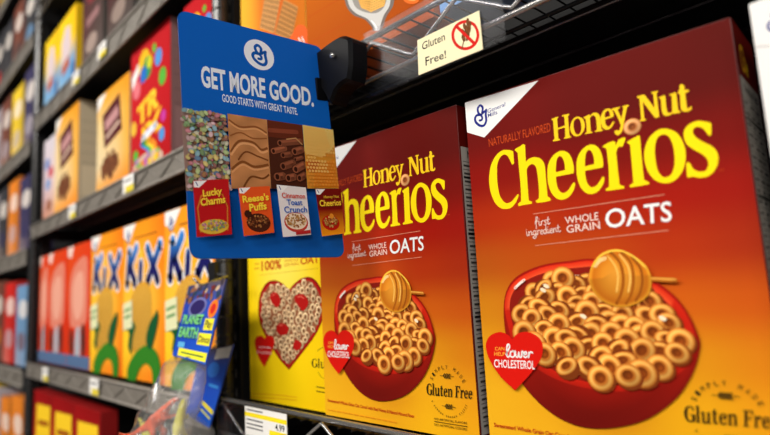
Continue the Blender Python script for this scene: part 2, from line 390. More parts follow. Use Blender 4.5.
a.pline('535.4,245.6 668.7,230.3', .0005, C(226, 150, 120), smooth=False, caps=False)
oo = lambda x, y: (510+x/4.053, 200+y/4.053)
a.build('thin_rules'); a = Art(PF)
a.T('OATS', [oo(386, 40), oo(654, 5), oo(658, 84), oo(388, 114)], WHITE, .012)
a.build('oats_lettering', 'white capital word'); a = Art(PF)
a.T('WHOLE', [oo(223, 70), oo(358, 50), oo(360, 80), oo(226, 97)], LW, .004)
a.T('GRAIN', [oo(229, 104), oo(364, 86), oo(367, 116), oo(232, 134)], LW, .004)
a.build('whole_grain_lettering', 'pale capital words'); a = Art(PF)
hand(a, 'first', [oo(102, 88), oo(162, 80), oo(163, 98), oo(103, 106)], .0006, LW)
hand(a, 'ingredient', [oo(66, 129), oo(204, 112), oo(206, 129), oo(68, 146)], .0006, LW)
a.build('handwritten_lettering', 'pale handwritten words')
a = Art(PF)
RED = C(170, 20, 12)
with Swap(a):
    P1.z = PF.z
    q1 = lambda x, y: (320+x/4.529, 340+y/4.529)
    a.T('Sweetened Whole Grain Oat Cereal with Real Honey & Natural Almond Flavor', [q1(37, 264), q1(430, 337), q1(430, 352), q1(37, 278)], C(180, 48, 16), .016)
    for k in range(24):
        t0, t1 = k/24, (k+.6+.25*(k % 2))/24; p, q = q1(40+310*t0, 315+58*t0), q1(40+310*t1, 315+58*t1)
        a.line([a.pl.px(*p), a.pl.px(*q)], .0012, C(222, 140, 22), caps=False)
    a.build('description_lettering'); a = Art(PF); a.pl.px = P1.px
    serif(a, 'Gluten Free', [q1(481, 193), q1(695, 212), q1(693, 266), q1(482, 246)], C(26, 22, 10))
    seal = a; a = Art(PF)
    a.T('NO ARTIFICIAL FLAVORS', [q1(521, 350), q1(669, 370), q1(669, 381), q1(521, 360)], C(40, 34, 12), .002)
    a.T('NO ARTIFICIAL COLORS', [q1(521, 375), q1(669, 398), q1(669, 409), q1(521, 386)], C(40, 34, 12), .002)
    a.pline('521,367 672,391', .0005, C(40, 34, 12), (320, 340, 4.529), smooth=False, caps=False)
a.build('ingredient_note'); a = seal
gu, gv = (lambda p, q: ((p[0]+q[0])/2, (p[1]+q[1])/2))(P1.px(320+481/4.529, 340+222/4.529), P1.px(320+694/4.529, 340+240/4.529))
INK = C(40, 34, 12)
for k, ch in enumerate('SIMPLY MADE'):
    if ch == ' ': continue
    t = (-62+124*k/10)*PI/180; R = .0215; hc = .0017; hw = .0011
    cx_, cy_ = gu+R*math.sin(t), gv-R*math.cos(t); ux, uy = math.cos(t), math.sin(t); vx, vy = -uy, ux
    a.T(ch, [(cx_-ux*hw-vx*hc, cy_-uy*hw-vy*hc), (cx_+ux*hw-vx*hc, cy_+uy*hw-vy*hc), (cx_+ux*hw+vx*hc, cy_+uy*hw+vy*hc), (cx_-ux*hw+vx*hc, cy_-uy*hw+vy*hc)], INK, .0, px=False)
for k in range(22):
    t = (118+124*k/21)*PI/180; R = .0225
    if k % 7 == 6: continue
    a.line([(gu+(R-.0009)*math.sin(t), gv-(R-.0009)*math.cos(t)), (gu+(R+.0009)*math.sin(t), gv-(R+.0009)*math.cos(t))], .0006, INK, caps=False)
for sg in (-1, 1):
    yb = gv+sg*.0135
    a.line([(gu-.008, yb), (gu+.008, yb)], .0004, INK)
    for i in range(4):
        for s2 in (-1, 1): a.disc(gu-.003+.002*i, yb+s2*.0012, .0016, .0006, INK, ang=s2*.8, n=8)
a.build('gluten_free_seal', 'black round gluten free seal')
# bowl picture
a = Art(PF)
RIM = c(206, 30, 10); BR = c(150, 20, 8)
bowl_out = '505,302 515,279 540,266 570,261 600,260 652,279 682,303 699,335 700,352 692,376 675,400 645,420 607,428 574,424 545,407 520,378 508,342'
def bowlcol(u, v):
    t = min(1, max(0, (v-.19)/.09)); x = abs(u-.1)/.08
    return mixc(c(178, 24, 8), c(82, 8, 4), min(1, t*.95+x*x*.15))
pts = a.pxl(cr_smooth(parse(bowl_out))); cu_, cv_ = a.pl.px(606, 350)
# the printed bowl belongs to the printed picture
n_ = len(pts)
vs = [(cu_, cv_)]; rings_ = [.4, .8, .93, 1.0]
for f_ in rings_: vs += [(cu_+(p[0]-cu_)*f_, cv_+(p[1]-cv_)*f_) for p in pts]
cols = [c(150, 18, 8)]+[mixc(c(140, 16, 6), c(190, 30, 12), .2) for _ in pts]+[bowlcol(*vs[1+n_+i]) for i in range(n_)]+[mulc(bowlcol(*vs[1+2*n_+i]), 1.15) for i in range(n_)]+[mixc(bowlcol(*vs[1+3*n_+i]), c(120, 14, 6), .5) for i in range(n_)]
fc = [(0, 1+i, 1+(i+1) % n_) for i in range(n_)]
for r_ in range(3): fc += [(1+r_*n_+i, 1+r_*n_+(i+1) % n_, 1+(r_+1)*n_+(i+1) % n_, 1+(r_+1)*n_+i) for i in range(n_)]
a.add(vs, fc, cols)
rim = '506,301 516,281 541,268 571,263 600,262 650,281 680,304 695,333 696,350 688,366 664,383 624,391 583,387 547,374 518,350 509,325'
op = '511,302 520,285 545,273 575,268 610,268 648,287 674,309 688,335 688,348 680,361 658,376 624,385 585,381 551,368 524,346 514,325'
ps = a.pxl(cr_smooth(parse(rim))); po = a.pxl(cr_smooth(parse(op)))
a.add(ps+po, [(i, (i+1) % len(ps), len(ps)+(i+1) % len(ps), len(ps)+i) for i in range(len(ps))], [mixc(c(222, 40, 14), c(170, 24, 10), max(0, min(1, (q[1]-.16)/.07))) for q in ps]+[c(236, 80, 40) if q[1] < .19 else c(196, 30, 12) for q in po])
a.poly(po, lambda u, v: mixc(c(150, 18, 8), c(120, 30, 14), .5))
milk = '517,320 522,300 545,282 580,275 640,288 668,312 683,336 684,350 674,362 650,374 622,380 586,376 553,363 528,343'
a.poly(a.pxl(cr_smooth(parse(milk))), c(226, 196, 160))
mk = cr_smooth(parse(milk)); mx_ = 603; my_ = 328
rr = random.Random(11); spots = []
def inside(x, y, poly):
    r = False; j = len(poly)-1
    for i in range(len(poly)):
        if (poly[i][1] > y) != (poly[j][1] > y) and x < (poly[j][0]-poly[i][0])*(y-poly[i][1])/(poly[j][1]-poly[i][1])+poly[i][0]: r = not r
        j = i
    return r
tries = 0
while len(spots) < 130 and tries < 9000:
    tries += 1; x = rr.uniform(512, 690); y = rr.uniform(270, 384)
    if not inside(mx_+(x-mx_)*1.04, my_+(y-my_)*1.03, mk): continue
    if all(((x-p[0])/1.05)**2+(y-p[1])**2 > (8.4+(y-270)/115*5.2)**2 for p in spots): spots.append((x, y))
spots.sort(key=lambda p: p[1]+rr.uniform(-6, 6))
for i, (x, y) in enumerate(spots):
    u, v = a.pl.px(x, y); k = rr.uniform(.85, 1.12); far = (y-270)/115
    r = (.0078+.0018*far+(690-x)/180*.0012)*rr.uniform(.9, 1.12)
    a.disc(u+.0008, v+.0013, r*1.05, r*.95, c(120, 52, 14), n=16)
    a.hoop(u, v, r, rr.choice([.62, .72, .85, .95]), rr.uniform(-.7, .7)+(PI/2 if rr.random() < .2 else 0), mulc(c(212, 130, 48), k), mulc(c(146, 66, 14), k), mulc(c(240, 182, 92), k))
for x, y in ((545, 290), (548, 286), (585, 316), (664, 318)): u, v = a.pl.px(x, y); a.disc(u, v, .0028, .0016, c(244, 226, 190), ang=.5, n=10)
a.pline('517,288 521,284 526,280', .0022, c(250, 226, 210))
bowl = a.build('bowl_picture', 'picture of red bowl full of oat rings')
# honey dipper
a = Art(PF); od = (580, 240, 2.72)
a.pline('196,106 262,109', .0034, c(178, 96, 22), od, smooth=False); a.pline('196,104 262,107', .0012, c(236, 168, 70), od, smooth=False)
dp = parse('30,110 36,70 58,40 90,26 120,28 152,44 184,70 198,106 192,146 160,172 115,182 70,168 42,142', *od)
dpts = a.pxl(cr_smooth(dp)); du, dv = a.pl.px(580+112/2.72, 240+100/2.72); n_ = len(dpts)
vs = [(du-.004, dv-.004)]; cols = [c(226, 150, 48)]
for f_, cc in ((.55, c(214, 134, 34)), (.86, c(196, 106, 18)), (1, c(228, 156, 40))):
    vs += [(du+(p[0]-du)*f_, dv+(p[1]-dv)*f_) for p in dpts]; cols += [mulc(cc, 1.12 if p[1] < dv else .86) for p in dpts]
fc = [(0, 1+i, 1+(i+1) % n_) for i in range(n_)]
for r_ in range(2): fc += [(1+r_*n_+i, 1+r_*n_+(i+1) % n_, 1+(r_+1)*n_+(i+1) % n_, 1+(r_+1)*n_+i) for i in range(n_)]
a.add(vs, fc, cols)
for st, w_, cc in (('88,34 112,60 122,100 118,140 104,172', .0022, c(160, 84, 14)), ('118,34 142,62 150,104 144,146 130,172', .002, c(160, 84, 14)), ('146,48 168,76 174,110 168,142 156,164', .0018, c(150, 78, 14)),
                   ('80,44 100,70 108,100 104,140', .0016, c(240, 182, 84)), ('112,40 134,70 141,104 136,140', .0014, c(240, 186, 90)), ('46,70 58,56 72,50', .003, c(246, 204, 130)),
                   ('38,74 60,44 92,30 124,32 156,50 184,76', .0012, c(246, 200, 70))): a.pline(st, w_, cc, od)
a.build('dipper_picture', 'picture of honey coated wooden dipper')
# heart badge
a = Art(PF); oh = (480, 320, 3.78)
a.P('130,72! 150,50 190,44 230,65 245,100 235,150 195,205 140,264! 85,212 45,150 30,100 42,62 80,44 112,54', c(214, 22, 10), oh)
hh = lambda x, y: (480+x/3.78, 320+y/3.78)
a.T('CAN', [hh(64, 100), hh(100, 100), hh(100, 113), hh(64, 113)], c(250, 180, 60), .005)
a.T('HELP', [hh(62, 119), hh(102, 120), hh(102, 134), hh(62, 133)], c(250, 180, 60), .005)
hand(a, 'lower', [hh(106, 114), hh(206, 120), hh(206, 140), hh(106, 138)], .0013, WHITE)
a.T('CHOLESTEROL', [hh(61, 147), hh(214, 153), hh(215, 184), hh(62, 176)], WHITE, .012)
a.build('heart_badge', 'red heart badge with white words')
# side panel (right side of the carton)
a = Art(PS)
a.grid([[c(96, 12, 6)]*2, [c(90, 12, 6)]*2], .0008, .0008, BD-.0008, BH-.0008, 2, 3)
serif(a, 'e', [(.030, .020), (.036, .020), (.036, .034), (.030, .034)], YEL, px=False)
a.T('Ch', [(.014, .014), (.030, .014), (.030, .034), (.014, .034)], c(240, 180, 30), .01, px=False)
a.quad([(.0015, .040), (BD-.004, .040), (BD-.004, BH-.006), (.0015, BH-.006)], c(176, 172, 164))
a.T('Nutrition Facts', [(.011, .043), (BD-.01, .043), (BD-.01, .050), (.011, .050)], c(20, 20, 20), .02, px=False)
for i, v in enumerate([.054+.0075*k for k in range(32)]):
    big = i in (2, 9, 19)
    a.line([(.003, v), (BD-.006, v)], .0022 if big else .0005, c(24, 24, 24), caps=False)
    for k in range(3): a.line([(.004+.019*k, v+.0038), (.004+.019*k+rr.uniform(.008, .015), v+.0038)], .0019, c(60, 58, 56), caps=False)
a.build('side_panel', 'side panel with nutrition table')
M1 = Matrix.Translation((B1[0], B1[1], ZB)) @ Matrix.Rotation(B1[2], 4, 'Z')
dup(honey, M1, 'large maroon and gold honey oat cereal box farther left, beside the yellow heart box')

# ================================================================== yellow heart box
yel_card = mat('yellow_card', C(236, 190, 12), .42, 0, .05, 30)
yb, YP, YS = carton('cereal_box', 'yellow cereal box with heart-shaped bowl, partly behind the maroon box', -.7175, .412, ZB-.0012, .177, .262, .055, yel_card)
YP.W = Matrix.Translation((-.7175, .412, ZB-.0012)) @ frontL(.262); YP.Wi = YP.W.inverted()
a = Art(YP)
a.grid([[c(250, 214, 10), c(250, 216, 12), c(246, 206, 10)], [c(252, 216, 12), c(254, 232, 90), c(248, 210, 12)], [c(250, 210, 8), c(252, 214, 14), c(240, 200, 8)], [c(248, 206, 8), c(250, 210, 10), c(244, 198, 8)]], .0006, .0006, .1764, .2614, 12, 16)
a.build('front_panel')
a = Art(YP); oy = (240, 255, 4.833)
yy = lambda x, y: (240+x/4.833, 255+y/4.833)
a.T('100%', [yy(104, 30), yy(200, 20), yy(202, 64), yy(104, 76)], c(190, 76, 14), .03)
a.T('OAT', [yy(292, 12), yy(384, -2), yy(384, 36), yy(292, 46)], c(190, 76, 14), .03)
a.build('percent_lettering', 'orange bold lettering'); a = Art(YP)
a.T('WHOLE', [yy(214, 22), yy(284, 14), yy(284, 28), yy(214, 36)], c(206, 110, 20), .006)
a.T('GRAIN', [yy(214, 42), yy(284, 34), yy(284, 48), yy(214, 56)], c(206, 110, 20), .006)
a.pline('72,44 92,42', .0016, c(214, 140, 30), oy); a.pline('72,66 92,64', .0016, c(214, 140, 30), oy)
a.pline('92,98 380,64', .0004, c(190, 140, 20), oy, smooth=False, caps=False)
a.pline('54,246 150,250 262,262', .0009, c(226, 150, 20), (240, 340, 4.58)); a.pline('54,262 150,266 262,276', .0009, c(226, 150, 20), (240, 340, 4.58))
a.build('grain_lettering', 'orange capital words'); a = Art(YP)
serif(a, 'Glu', [(240+325/4.58, 340+82/4.58), (326, 340+88/4.58), (326, 340+130/4.58), (240+325/4.58, 340+124/4.58)], c(40, 34, 12))
a.pline('355,50 372,38 384,34', .0006, c(40, 34, 12), (240, 340, 4.58)); a.pline('358,146 370,164 384,176', .0006, c(40, 34, 12), (240, 340, 4.58))
a.pline('352,214 388,220', .0012, c(60, 50, 12), (240, 340, 4.58)); a.pline('352,234 388,240', .0012, c(60, 50, 12), (240, 340, 4.58))
a.build('gluten_free_seal')
a = Art(YP)
hs = '240,168! 262,140 302,112 345,108 380,140 404,200 404,290 385,350 350,410 297,480 238,555! 190,500 140,420 105,350 90,280 96,200 125,140 165,122 205,136 228,158'
hp = [(x, y) for x, y in cr_smooth(parse(hs, *oy))]
hx, hy = 291, 318
mk2 = [(hx+(x-hx)*.9, hy+(y-hy)*.91) for x, y in hp]
a.poly(a.pxl(hp), c(134, 10, 10)); a.poly(a.pxl([(hx+(x-hx)*.955, hy+(y-hy)*.96) for x, y in hp]), c(176, 22, 18)); a.poly(a.pxl(mk2), c(150, 90, 60))
sp = []; tries = 0
while len(sp) < 150 and tries < 9000:
    tries += 1; x = rr.uniform(256, 330); y = rr.uniform(275, 372)
    if inside(hx+(x-hx)*1.03, hy+(y-hy)*1.03, mk2) and all((x-p[0])**2+(y-p[1])**2 > 4.6**2 for p in sp): sp.append((x, y))
sp.sort(key=lambda p: p[1])
for x, y in sp:
    u, v = a.pl.px(x, y); k = rr.uniform(.8, 1.1); r = .0055*rr.uniform(.9, 1.1)
    a.hoop(u, v, r, rr.choice([.7, .85, 1]), rr.uniform(-1, 1), mulc(c(214, 172, 122), k), mulc(c(120, 70, 40), k), mulc(c(244, 218, 180), k), n=12)
for st in ('152,190 172,178 196,200 200,226 186,252 164,238 150,214', '272,196 306,188 330,210 334,240 308,270 286,246 270,220', '182,340 212,328 240,350 232,380 204,388 184,372', '262,430 276,410 298,420 300,446 280,462 264,452'):
    a.P(st, c(176, 22, 18), oy)
for st in ('160,196 172,190', '284,204 300,200 312,210', '196,340 210,338'): a.pline(st, .0012, c(240, 110, 90), oy)
a.build('bowl_picture', 'picture of red heart bowl of oat rings with strawberries')
a = Art(YP)
a.P('124,404! 136,390 160,392 172,412 168,440 150,480 122,540! 98,500 80,450 76,416 88,394 110,390', c(208, 20, 12), (240, 255, 4.833))
bb = lambda x, y: (240+x/4.58, 340+y/4.58)
a.T('LOWER', [bb(92, 28), bb(146, 30), bb(146, 38), bb(92, 36)], WHITE, .004); a.T('CHOLESTEROL', [bb(80, 48), bb(150, 54), bb(150, 66), bb(80, 60)], c(246, 200, 190), .004)
a.build('heart_badge', 'red heart badge with white words')

# ================================================================== third box, far right
cream_card = mat('white_card', C(226, 224, 222), .45, 0, .04, 30)
p3 = atY(748, 4, .4)
wb, WP, WS = carton('cereal_box', 'white cereal box cut off by the right edge of the photo', p3.x, .4, ZB, .19, p3.z-ZB, .06, cream_card)
WP.W = Matrix.Translation((p3.x, .4, ZB)) @ frontL(p3.z-ZB); WP.Wi = WP.W.inverted()
a = Art(WP)
a.grid([[c(236, 234, 232)]*2, [c(224, 222, 220)]*2], .0006, .0006, .1894, p3.z-ZB-.0006, 2, 3)
a.line([WP.px(756, 47), WP.px(775, 46)], .0006, c(150, 146, 144), caps=False)
a.build('front_panel')
a = Art(WP); f = maploc([WP.px(*p) for p in ((767, 12), (785, 8), (786, 32), (767, 35))]); scriptG(a, f, .0014, NAVY)
a.build('corner_logo', 'blue cursive capital')

# ================================================================== shelves (wire shelving)
def wire_shelf(label, x0, x1, zt, zb, group, holder=None, yf=.375, yb=.78, step=.022, zig=.055, rail=CHROME, up=0, full_blocker=True):
    t = thing('wire_shelf', label, 'shelf', ((x0+x1)/2, yf, zt), 0, group)
    X0, X1 = x0-(x0+x1)/2, x1-(x0+x1)/2; d = yb-yf; zz = zb-zt
    def rl(z, r, y=0, nm='rail'):
        bm = bmesh.new(); tube(bm, [(X0, y, z), (X1, y, z)], r, 10); obj(nm, bm, rail, t, True)
    rl(-.003+up, .0030); rl(zz+.003+up, .0026); rl(-.0062, .002, .125); rl(-.003, .0028, d); rl(zz+.003, .0024, d)
    bm = bmesh.new(); p = []; x = X0; k = 0
    while x < X1-.01:
        hi = k % 2 == 0; a_ = (-.0085 if hi else zz+.0085)+up; s_ = .005
        p += [(x-s_, 0, a_+(-.0025 if hi else .0025)), (x, 0, a_), (x+s_, 0, a_+(-.0025 if hi else .0025))]; x += zig; k += 1
    tube(bm, p, .0020 if rail is CHROME else .0013, 8); obj('zigzag_wire', bm, rail, t, True)
    bm = bmesh.new(); x = X0+.005
    while x < X1:
        tube(bm, [(x, 0, -.0015), (x, d, -.0015)], .0012, 4); x += step
    for y in (.1, .2, .3): tube(bm, [(X0, y, -.0055), (X1, y, -.0055)], .0022, 6)
    obj('wire_grid', bm, BLACKM, t)
    obj('side_channel', bmbox(X0, X0+.006, .01, d-.01, zz, -.0075), BLACKM, t); obj('side_channel', bmbox(X1-.006, X1, .01, d-.01, zz, -.0075), BLACKM, t)
    obj('shelf_blocker', bmbox(X0+.006, X1-.006, .012 if full_blocker else .118, d-.006, -.0042, -.0036), mat('black_shelf_blocker', (.01, .01, .01), .6, 0, .2, 50), t)  # added black sheet, stops light and sky showing through the wires
    if holder:
        hx0, hx1, m, dy, z0, z1 = holder
        bm = bmesh.new(); box(bm, hx0-(x0+x1)/2, hx1-(x0+x1)/2, -.0045-dy, -.0035-dy, z0-zt, z1-zt); obj('label_holder', bm, m, t)
    return t
CLR = clearmat('clear_plastic_strip', (.90, .90, .92), .002, .2, .0)
SMK = mat('taupe_plastic_strip', (.19, .17, .145), .45, 0, .25, 90)
GR = 'black wire shelves of the racks'
ZL, ZM, ZT, ZN = -.134, .262, .572, .249
zb_mid = .197
PX = -.745      # post between the bays
shU = wire_shelf('upper right wire shelf carrying the gluten free sign', PX+.018, .35, ZM, .213, GR, (-.40, -.235, CLR, .004, .194, .262), full_blocker=False)
shL = wire_shelf('lower right wire shelf under the maroon and yellow cereal boxes', PX+.018, .35, -.1332, -.1332-.050, GR, (PX+.02, -.575, CLR, .004, ZL-.045, -.1275), up=.0085)
LX0, LX1 = -1.872, PX-.018
wire_shelf('lower middle-bay wire shelf under the orange corn cereal boxes', LX0, LX1, ZL, ZL-.040, GR, (LX0, LX1, SMK, -.006, ZL-.038, ZL-.004), rail=GREYM)
wire_shelf('middle-bay wire shelf under the red cereal box', LX0, LX1, ZN, ZN-.042, GR, (LX0, LX1, SMK, -.006, ZN-.040, ZN-.004), rail=GREYM)
wire_shelf('top middle-bay wire shelf under the yellow boxes', LX0, LX1, ZT, ZT-.050, GR, (LX0, LX1, SMK, -.006, ZT-.048, ZT-.004), rail=GREYM)
wire_shelf('bottom middle-bay wire shelf under the red bags, at the frame bottom', LX0, LX1, -.50, -.555, GR, None, rail=GREYM)
FX0, FX1 = -3.1, -1.925
for zt, nm in ((-.16, 'lower far-left wire shelf with striped boxes on it'), (.19, 'middle far-left wire shelf behind the black post'), (.52, 'upper far-left wire shelf, blurred'), (.86, 'highest but one far-left wire shelf, blurred'), (1.19, 'topmost far-left wire shelf, blurred'), (-.52, 'bottom far-left wire shelf, blurred')):
    wire_shelf(nm, FX0, FX1, zt, zt-.05, GR, (FX0, FX1, SMK, -.006, zt-.048, zt-.004), rail=GREYM, zig=.07)
wire_shelf('topmost middle-bay wire shelf at the upper left edge', LX0, LX1, .93, .875, GR, None, rail=GREYM)

def post(x, y, z0, z1, label):
    t = thing('shelf_post', label, 'post', (x, y, z0), 0, 'black upright posts of the shelf racks')
    bm = bmesh.new(); tube(bm, [(0, 0, 0), (0, 0, z1-z0)], .0125, 16)
    z = .03
    while z < z1-z0:
        tube(bm, [(0, 0, z-.0015), (0, 0, z), (0, 0, z+.0015)], [.0125, .0138, .0125], 16); z += .0254
    obj('ringed_tube', bm, mat('ringed_black_post', (.07, .07, .07), .25, .7, .2, 80), t, False)
    obj('slotted_channel', bmbox(-.016, .016, .014, .04, 0, z1-z0), BLACKM, t)
    bm = bmesh.new(); z = .02
    while z < z1-z0:
        box(bm, -.004, .004, .0135, .0142, z, z+.012); z += .0254
    obj('slot_row', bm, GREYM, t)
    bm = bmesh.new(); tube(bm, [(0, 0, -.03), (0, 0, 0)], [.02, .0125], 12); obj('foot', bm, BLACKM, t)
post(PX, .39, -1.37, 1.1, 'black ringed post between the toy packs and the yellow heart box')
post(-1.895, .39, -1.37, 1.1, 'black post at the far left end of the middle bay')
for x in (.37, -3.12): pass
post(.37, .39, -1.37, 1.1, 'black post at the right end of the honey cereal bay')
post(-3.13, .39, -1.37, 1.1, 'black post at the far end of the aisle racks')
# back panel, floor
def struct(name, bm, m): return tag(obj(name, bm, m), kind='structure')
struct('wall_back', bmbox(-9, 1.2, .80, .83, -1.4, 3.0), mat('black_back_panel', (.006, .006, .006), .8, 0, .3, 8))
struct('floor', bmbox(-9, 1.8, -2.6, .80, -1.43, -1.4), mat('polished_store_floor', (.30, .27, .24), .25, 0, .2, 6))

# ================================================================== blue sign with clamp
so = Vector((-.4618, .2002, .2607)); sU = (Vector((-.45, .352, .262))-so).normalized(); sV = (Vector((-.4399, .2003, .0365))-so); sV = (sV-sU*sV.dot(sU)).normalized()
sN = sU.cross(sV)  # away from viewer or towards; local y
Ms = Matrix.Identity(4)
yv = (-sV).cross(sU)
for i in range(3): Ms[i][0] = sU[i]; Ms[i][1] = yv[i]; Ms[i][2] = -sV[i]; Ms[i][3] = so[i]
sign = thing('hanging_sign', 'blue aisle sign with cereal pictures clipped to the shelf edge', 'sign', mw=Ms)
SW, SH = .1523, .2253
bpy.context.view_layer.update()
SP = Plane(sign, Matrix.Identity(4), SW, SH); SP.W = Ms.copy(); SP.Wi = Ms.inverted()
def rrect(w, h, r, x0=0, z0=0, n=6):
    o = []
    for (cx_, cz_, a0) in ((w-r, -r, 90), (w-r, -h+r, 0), (r, -h+r, -90), (r, -r, -180)):
        for k in range(n+1): t = (a0-90*k/n)*PI/180; o.append((x0+cx_+r*math.cos(t), z0+cz_+r*math.sin(t)))
    return o
bm = bmesh.new(); prism(bm, rrect(SW, SH, .009), 0, .0012); obj('sign_panel', bm, mat('sign_blue_plastic', C(14, 78, 158), .3, 0, .03, 20, .2), sign)
a = Art(SP); a.poly([(x, -z) for x, z in rrect(SW-.001, SH-.001, .0085, .0005, -.0005)], c(10, 92, 184)); a.build('printed_face')
a = Art(SP)
cu1, cv1 = SP.px(259.1, 54.9)
a.disc(cu1, cv1, .0158, .0158, c(232, 234, 238), n=40)
f = maploc([(cu1-.0085, cv1-.0105), (cu1+.0075, cv1-.0105), (cu1+.0085, cv1+.0105), (cu1-.0075, cv1+.0105)]); scriptG(a, f, .0031, c(14, 84, 168))
a.build('round_logo', 'white disc with blue cursive capital')
a = Art(SP); SWH = c(224, 230, 238)
a.T('GET MORE GOOD.', [(200.3, 65.4), (313, 89), (313.8, 106.3), (201.5, 86)], SWH, .030)
a.build('headline_lettering', 'white bold capital headline'); a = Art(SP)
a.T('GOOD STARTS WITH GREAT TASTE.', [(221.8, 94), (297, 108.4), (297.8, 115), (222.3, 101.6)], SWH, .014)
a.build('tagline_lettering', 'small white capital line')
# the four picture strips
def clipquad(ql, n=8):
    return [SP.px(*p) for p in ql]
Q1 = [(180.6, 108.5), (225.3, 115.5), (229.3, 190), (186, 191)]; Q2 = [(225.3, 115.5), (264.6, 121.5), (268.8, 190), (229.3, 190)]
Q3 = [(264.6, 121.5), (299.8, 126.8), (304.6, 190), (268.8, 190)]; Q4 = [(299.8, 126.8), (330.2, 131.6), (335.8, 190), (304.6, 190)]
r3 = random.Random(5)
a = Art(SP); f1 = maploc([SP.px(*p) for p in Q1]); a.quad([f1(0, 0), f1(1, 0), f1(1, 1), f1(0, 1)], c(150, 120, 110))
mc = [c(232, 196, 196), c(196, 214, 150), c(150, 190, 200), c(226, 220, 190), c(214, 140, 150), c(140, 170, 120), c(180, 130, 90), c(226, 206, 130), c(110, 140, 170), c(160, 110, 100)]
for k in range(430):
    u, v = f1(r3.uniform(.03, .97), r3.uniform(.015, .985)); r = r3.uniform(.0016, .0027); cc = mulc(r3.choice(mc), r3.uniform(.7, 1.15))
    a.disc(u, v, r*1.2, r*.85, cc, ang=r3.uniform(0, 3), n=7, col2=mulc(cc, .72))
a.build('marshmallow_picture', 'picture of pastel cereal pieces')
a = Art(SP); f2 = maploc([SP.px(*p) for p in Q2])
cg = [[mulc(c(204, 138, 84), .8+.35*math.sin(i*1.9+j*2.3)*.6+r3.uniform(-.06, .06)) for i in range(5)] for j in range(8)]
n, m = 12, 20; uv = [f2(i/n, j/m) for j in range(m+1) for i in range(n+1)]; cl = []
for j in range(m+1):
    for i in range(n+1): x = i/n*3.99; y = j/m*6.99; xi = int(x); yi = int(y); x -= xi; y -= yi; cl.append(mixc(mixc(cg[yi][xi], cg[yi][xi+1], x), mixc(cg[yi+1][xi], cg[yi+1][xi+1], x), y))
a.add(uv, [(j*(n+1)+i, j*(n+1)+i+1, (j+1)*(n+1)+i+1, (j+1)*(n+1)+i) for j in range(m) for i in range(n)], cl)
for st, w, cc in (('.02,.08 .3,.16 .7,.13 .97,.2', .0018, c(138, 80, 40)), ('.02,.11 .3,.19 .7,.16 .97,.23', .0016, c(214, 152, 96)), ('.03,.3 .3,.24 .6,.3 .97,.28', .0014, c(140, 82, 40)),
                  ('.03,.52 .25,.36 .6,.36 .8,.45 .97,.42', .0022, c(128, 74, 34)), ('.03,.56 .27,.4 .6,.4 .8,.49 .97,.46', .002, c(220, 158, 104)), ('.2,.62 .4,.5 .7,.55 .97,.6', .0016, c(116, 64, 28)),
                  ('.03,.75 .3,.64 .6,.7 .97,.66', .0024, c(126, 72, 32)), ('.03,.79 .3,.68 .6,.74 .97,.70', .0018, c(216, 152, 98)), ('.3,.98 .5,.84 .8,.86 .97,.8', .0018, c(112, 62, 26))):
    a.line([f2(x, y) for x, y in cr_smooth(parse(st), False)], w, cc, caps=False)
a.build('peanut_butter_picture', 'picture of swirled peanut butter')
a = Art(SP); f3 = maploc([SP.px(*p) for p in Q3]); a.quad([f3(0, 0), f3(1, 0), f3(1, 1), f3(0, 1)], c(70, 32, 18))
a.quad([f3(0, 0), f3(1, 0), f3(1, .25), f3(0, .25)], c(96, 40, 22))
sg = lambda x, y: SP.px(260+x/5.44, 115+y/5.44)
a.line([sg(40, 92), sg(186, 102)], .0042, c(132, 62, 40))
for k, (x0, y0, x1, y1, w) in enumerate([(60, 205, 120, 190, 6), (95, 162, 205, 152, 6.5), (112, 228, 150, 222, 6), (175, 208, 212, 196, 7.5), (178, 250, 214, 240, 4), (112, 288, 165, 270, 7.5), (180, 304, 222, 280, 7.5), (80, 345, 110, 340, 8), (140, 352, 170, 344, 7.5), (200, 352, 226, 336, 7)]):
    p, q = sg(x0, y0), sg(x1, y1); w *= .001; cc = mulc(c(150, 84, 56), r3.uniform(.8, 1.2))
    a.line([p, q], w*1.12, c(44, 18, 10)); a.line([p, q], w, mulc(cc, .6)); a.line([(p[0]+.0004, p[1]-w*.2), (q[0], q[1]-w*.2)], w*.36, cc, caps=False)
    a.disc(p[0], p[1], w*.38, w*.48, mulc(cc, .9), n=14); a.disc(p[0], p[1], w*.26, w*.34, c(48, 20, 10), n=12)
a.line([sg(130, 142), sg(180, 136), sg(214, 170)], .0012, c(190, 140, 90))
a.build('cinnamon_picture', 'picture of dark rolled cinnamon sticks')
a = Art(SP); f4 = maploc([SP.px(*p) for p in Q4]); a.quad([f4(0, 0), f4(1, 0), f4(1, 1), f4(0, 1)], c(206, 140, 44))
a.poly([f4(*p) for p in ((.0, .0), (1., .0), (1, .25), (.8, .4), (.0, .42))], c(222, 196, 110)); a.poly([f4(*p) for p in ((.02, .02), (.7, .02), (.85, .3), (.55, .5), (.02, .45))], c(226, 180, 90)); a.poly([f4(*p) for p in ((.3, .66), (.95, .5), (.98, .98), (.2, .98))], c(214, 130, 30)); a.poly([f4(*p) for p in ((.02, .55), (.5, .56), (.25, .75), (.02, .72))], c(196, 96, 20))
for j in range(18):
    for i in range(10):
        x = (i+.5+(j % 2)*.5)/10.6; y = (j+.5)/18.5
        if .46 < y < .54 and x > .3: continue
        u, v = f4(x, y); a.disc(u, v, .00135, .00135, mulc(c(206, 140, 46), r3.uniform(.8, 1.2)), n=6, ang=.5, col2=c(242, 208, 120) if y < .45 or x < .7 and y < .75 else c(226, 140, 50))
a.build('honeycomb_picture', 'picture of golden honeycomb')
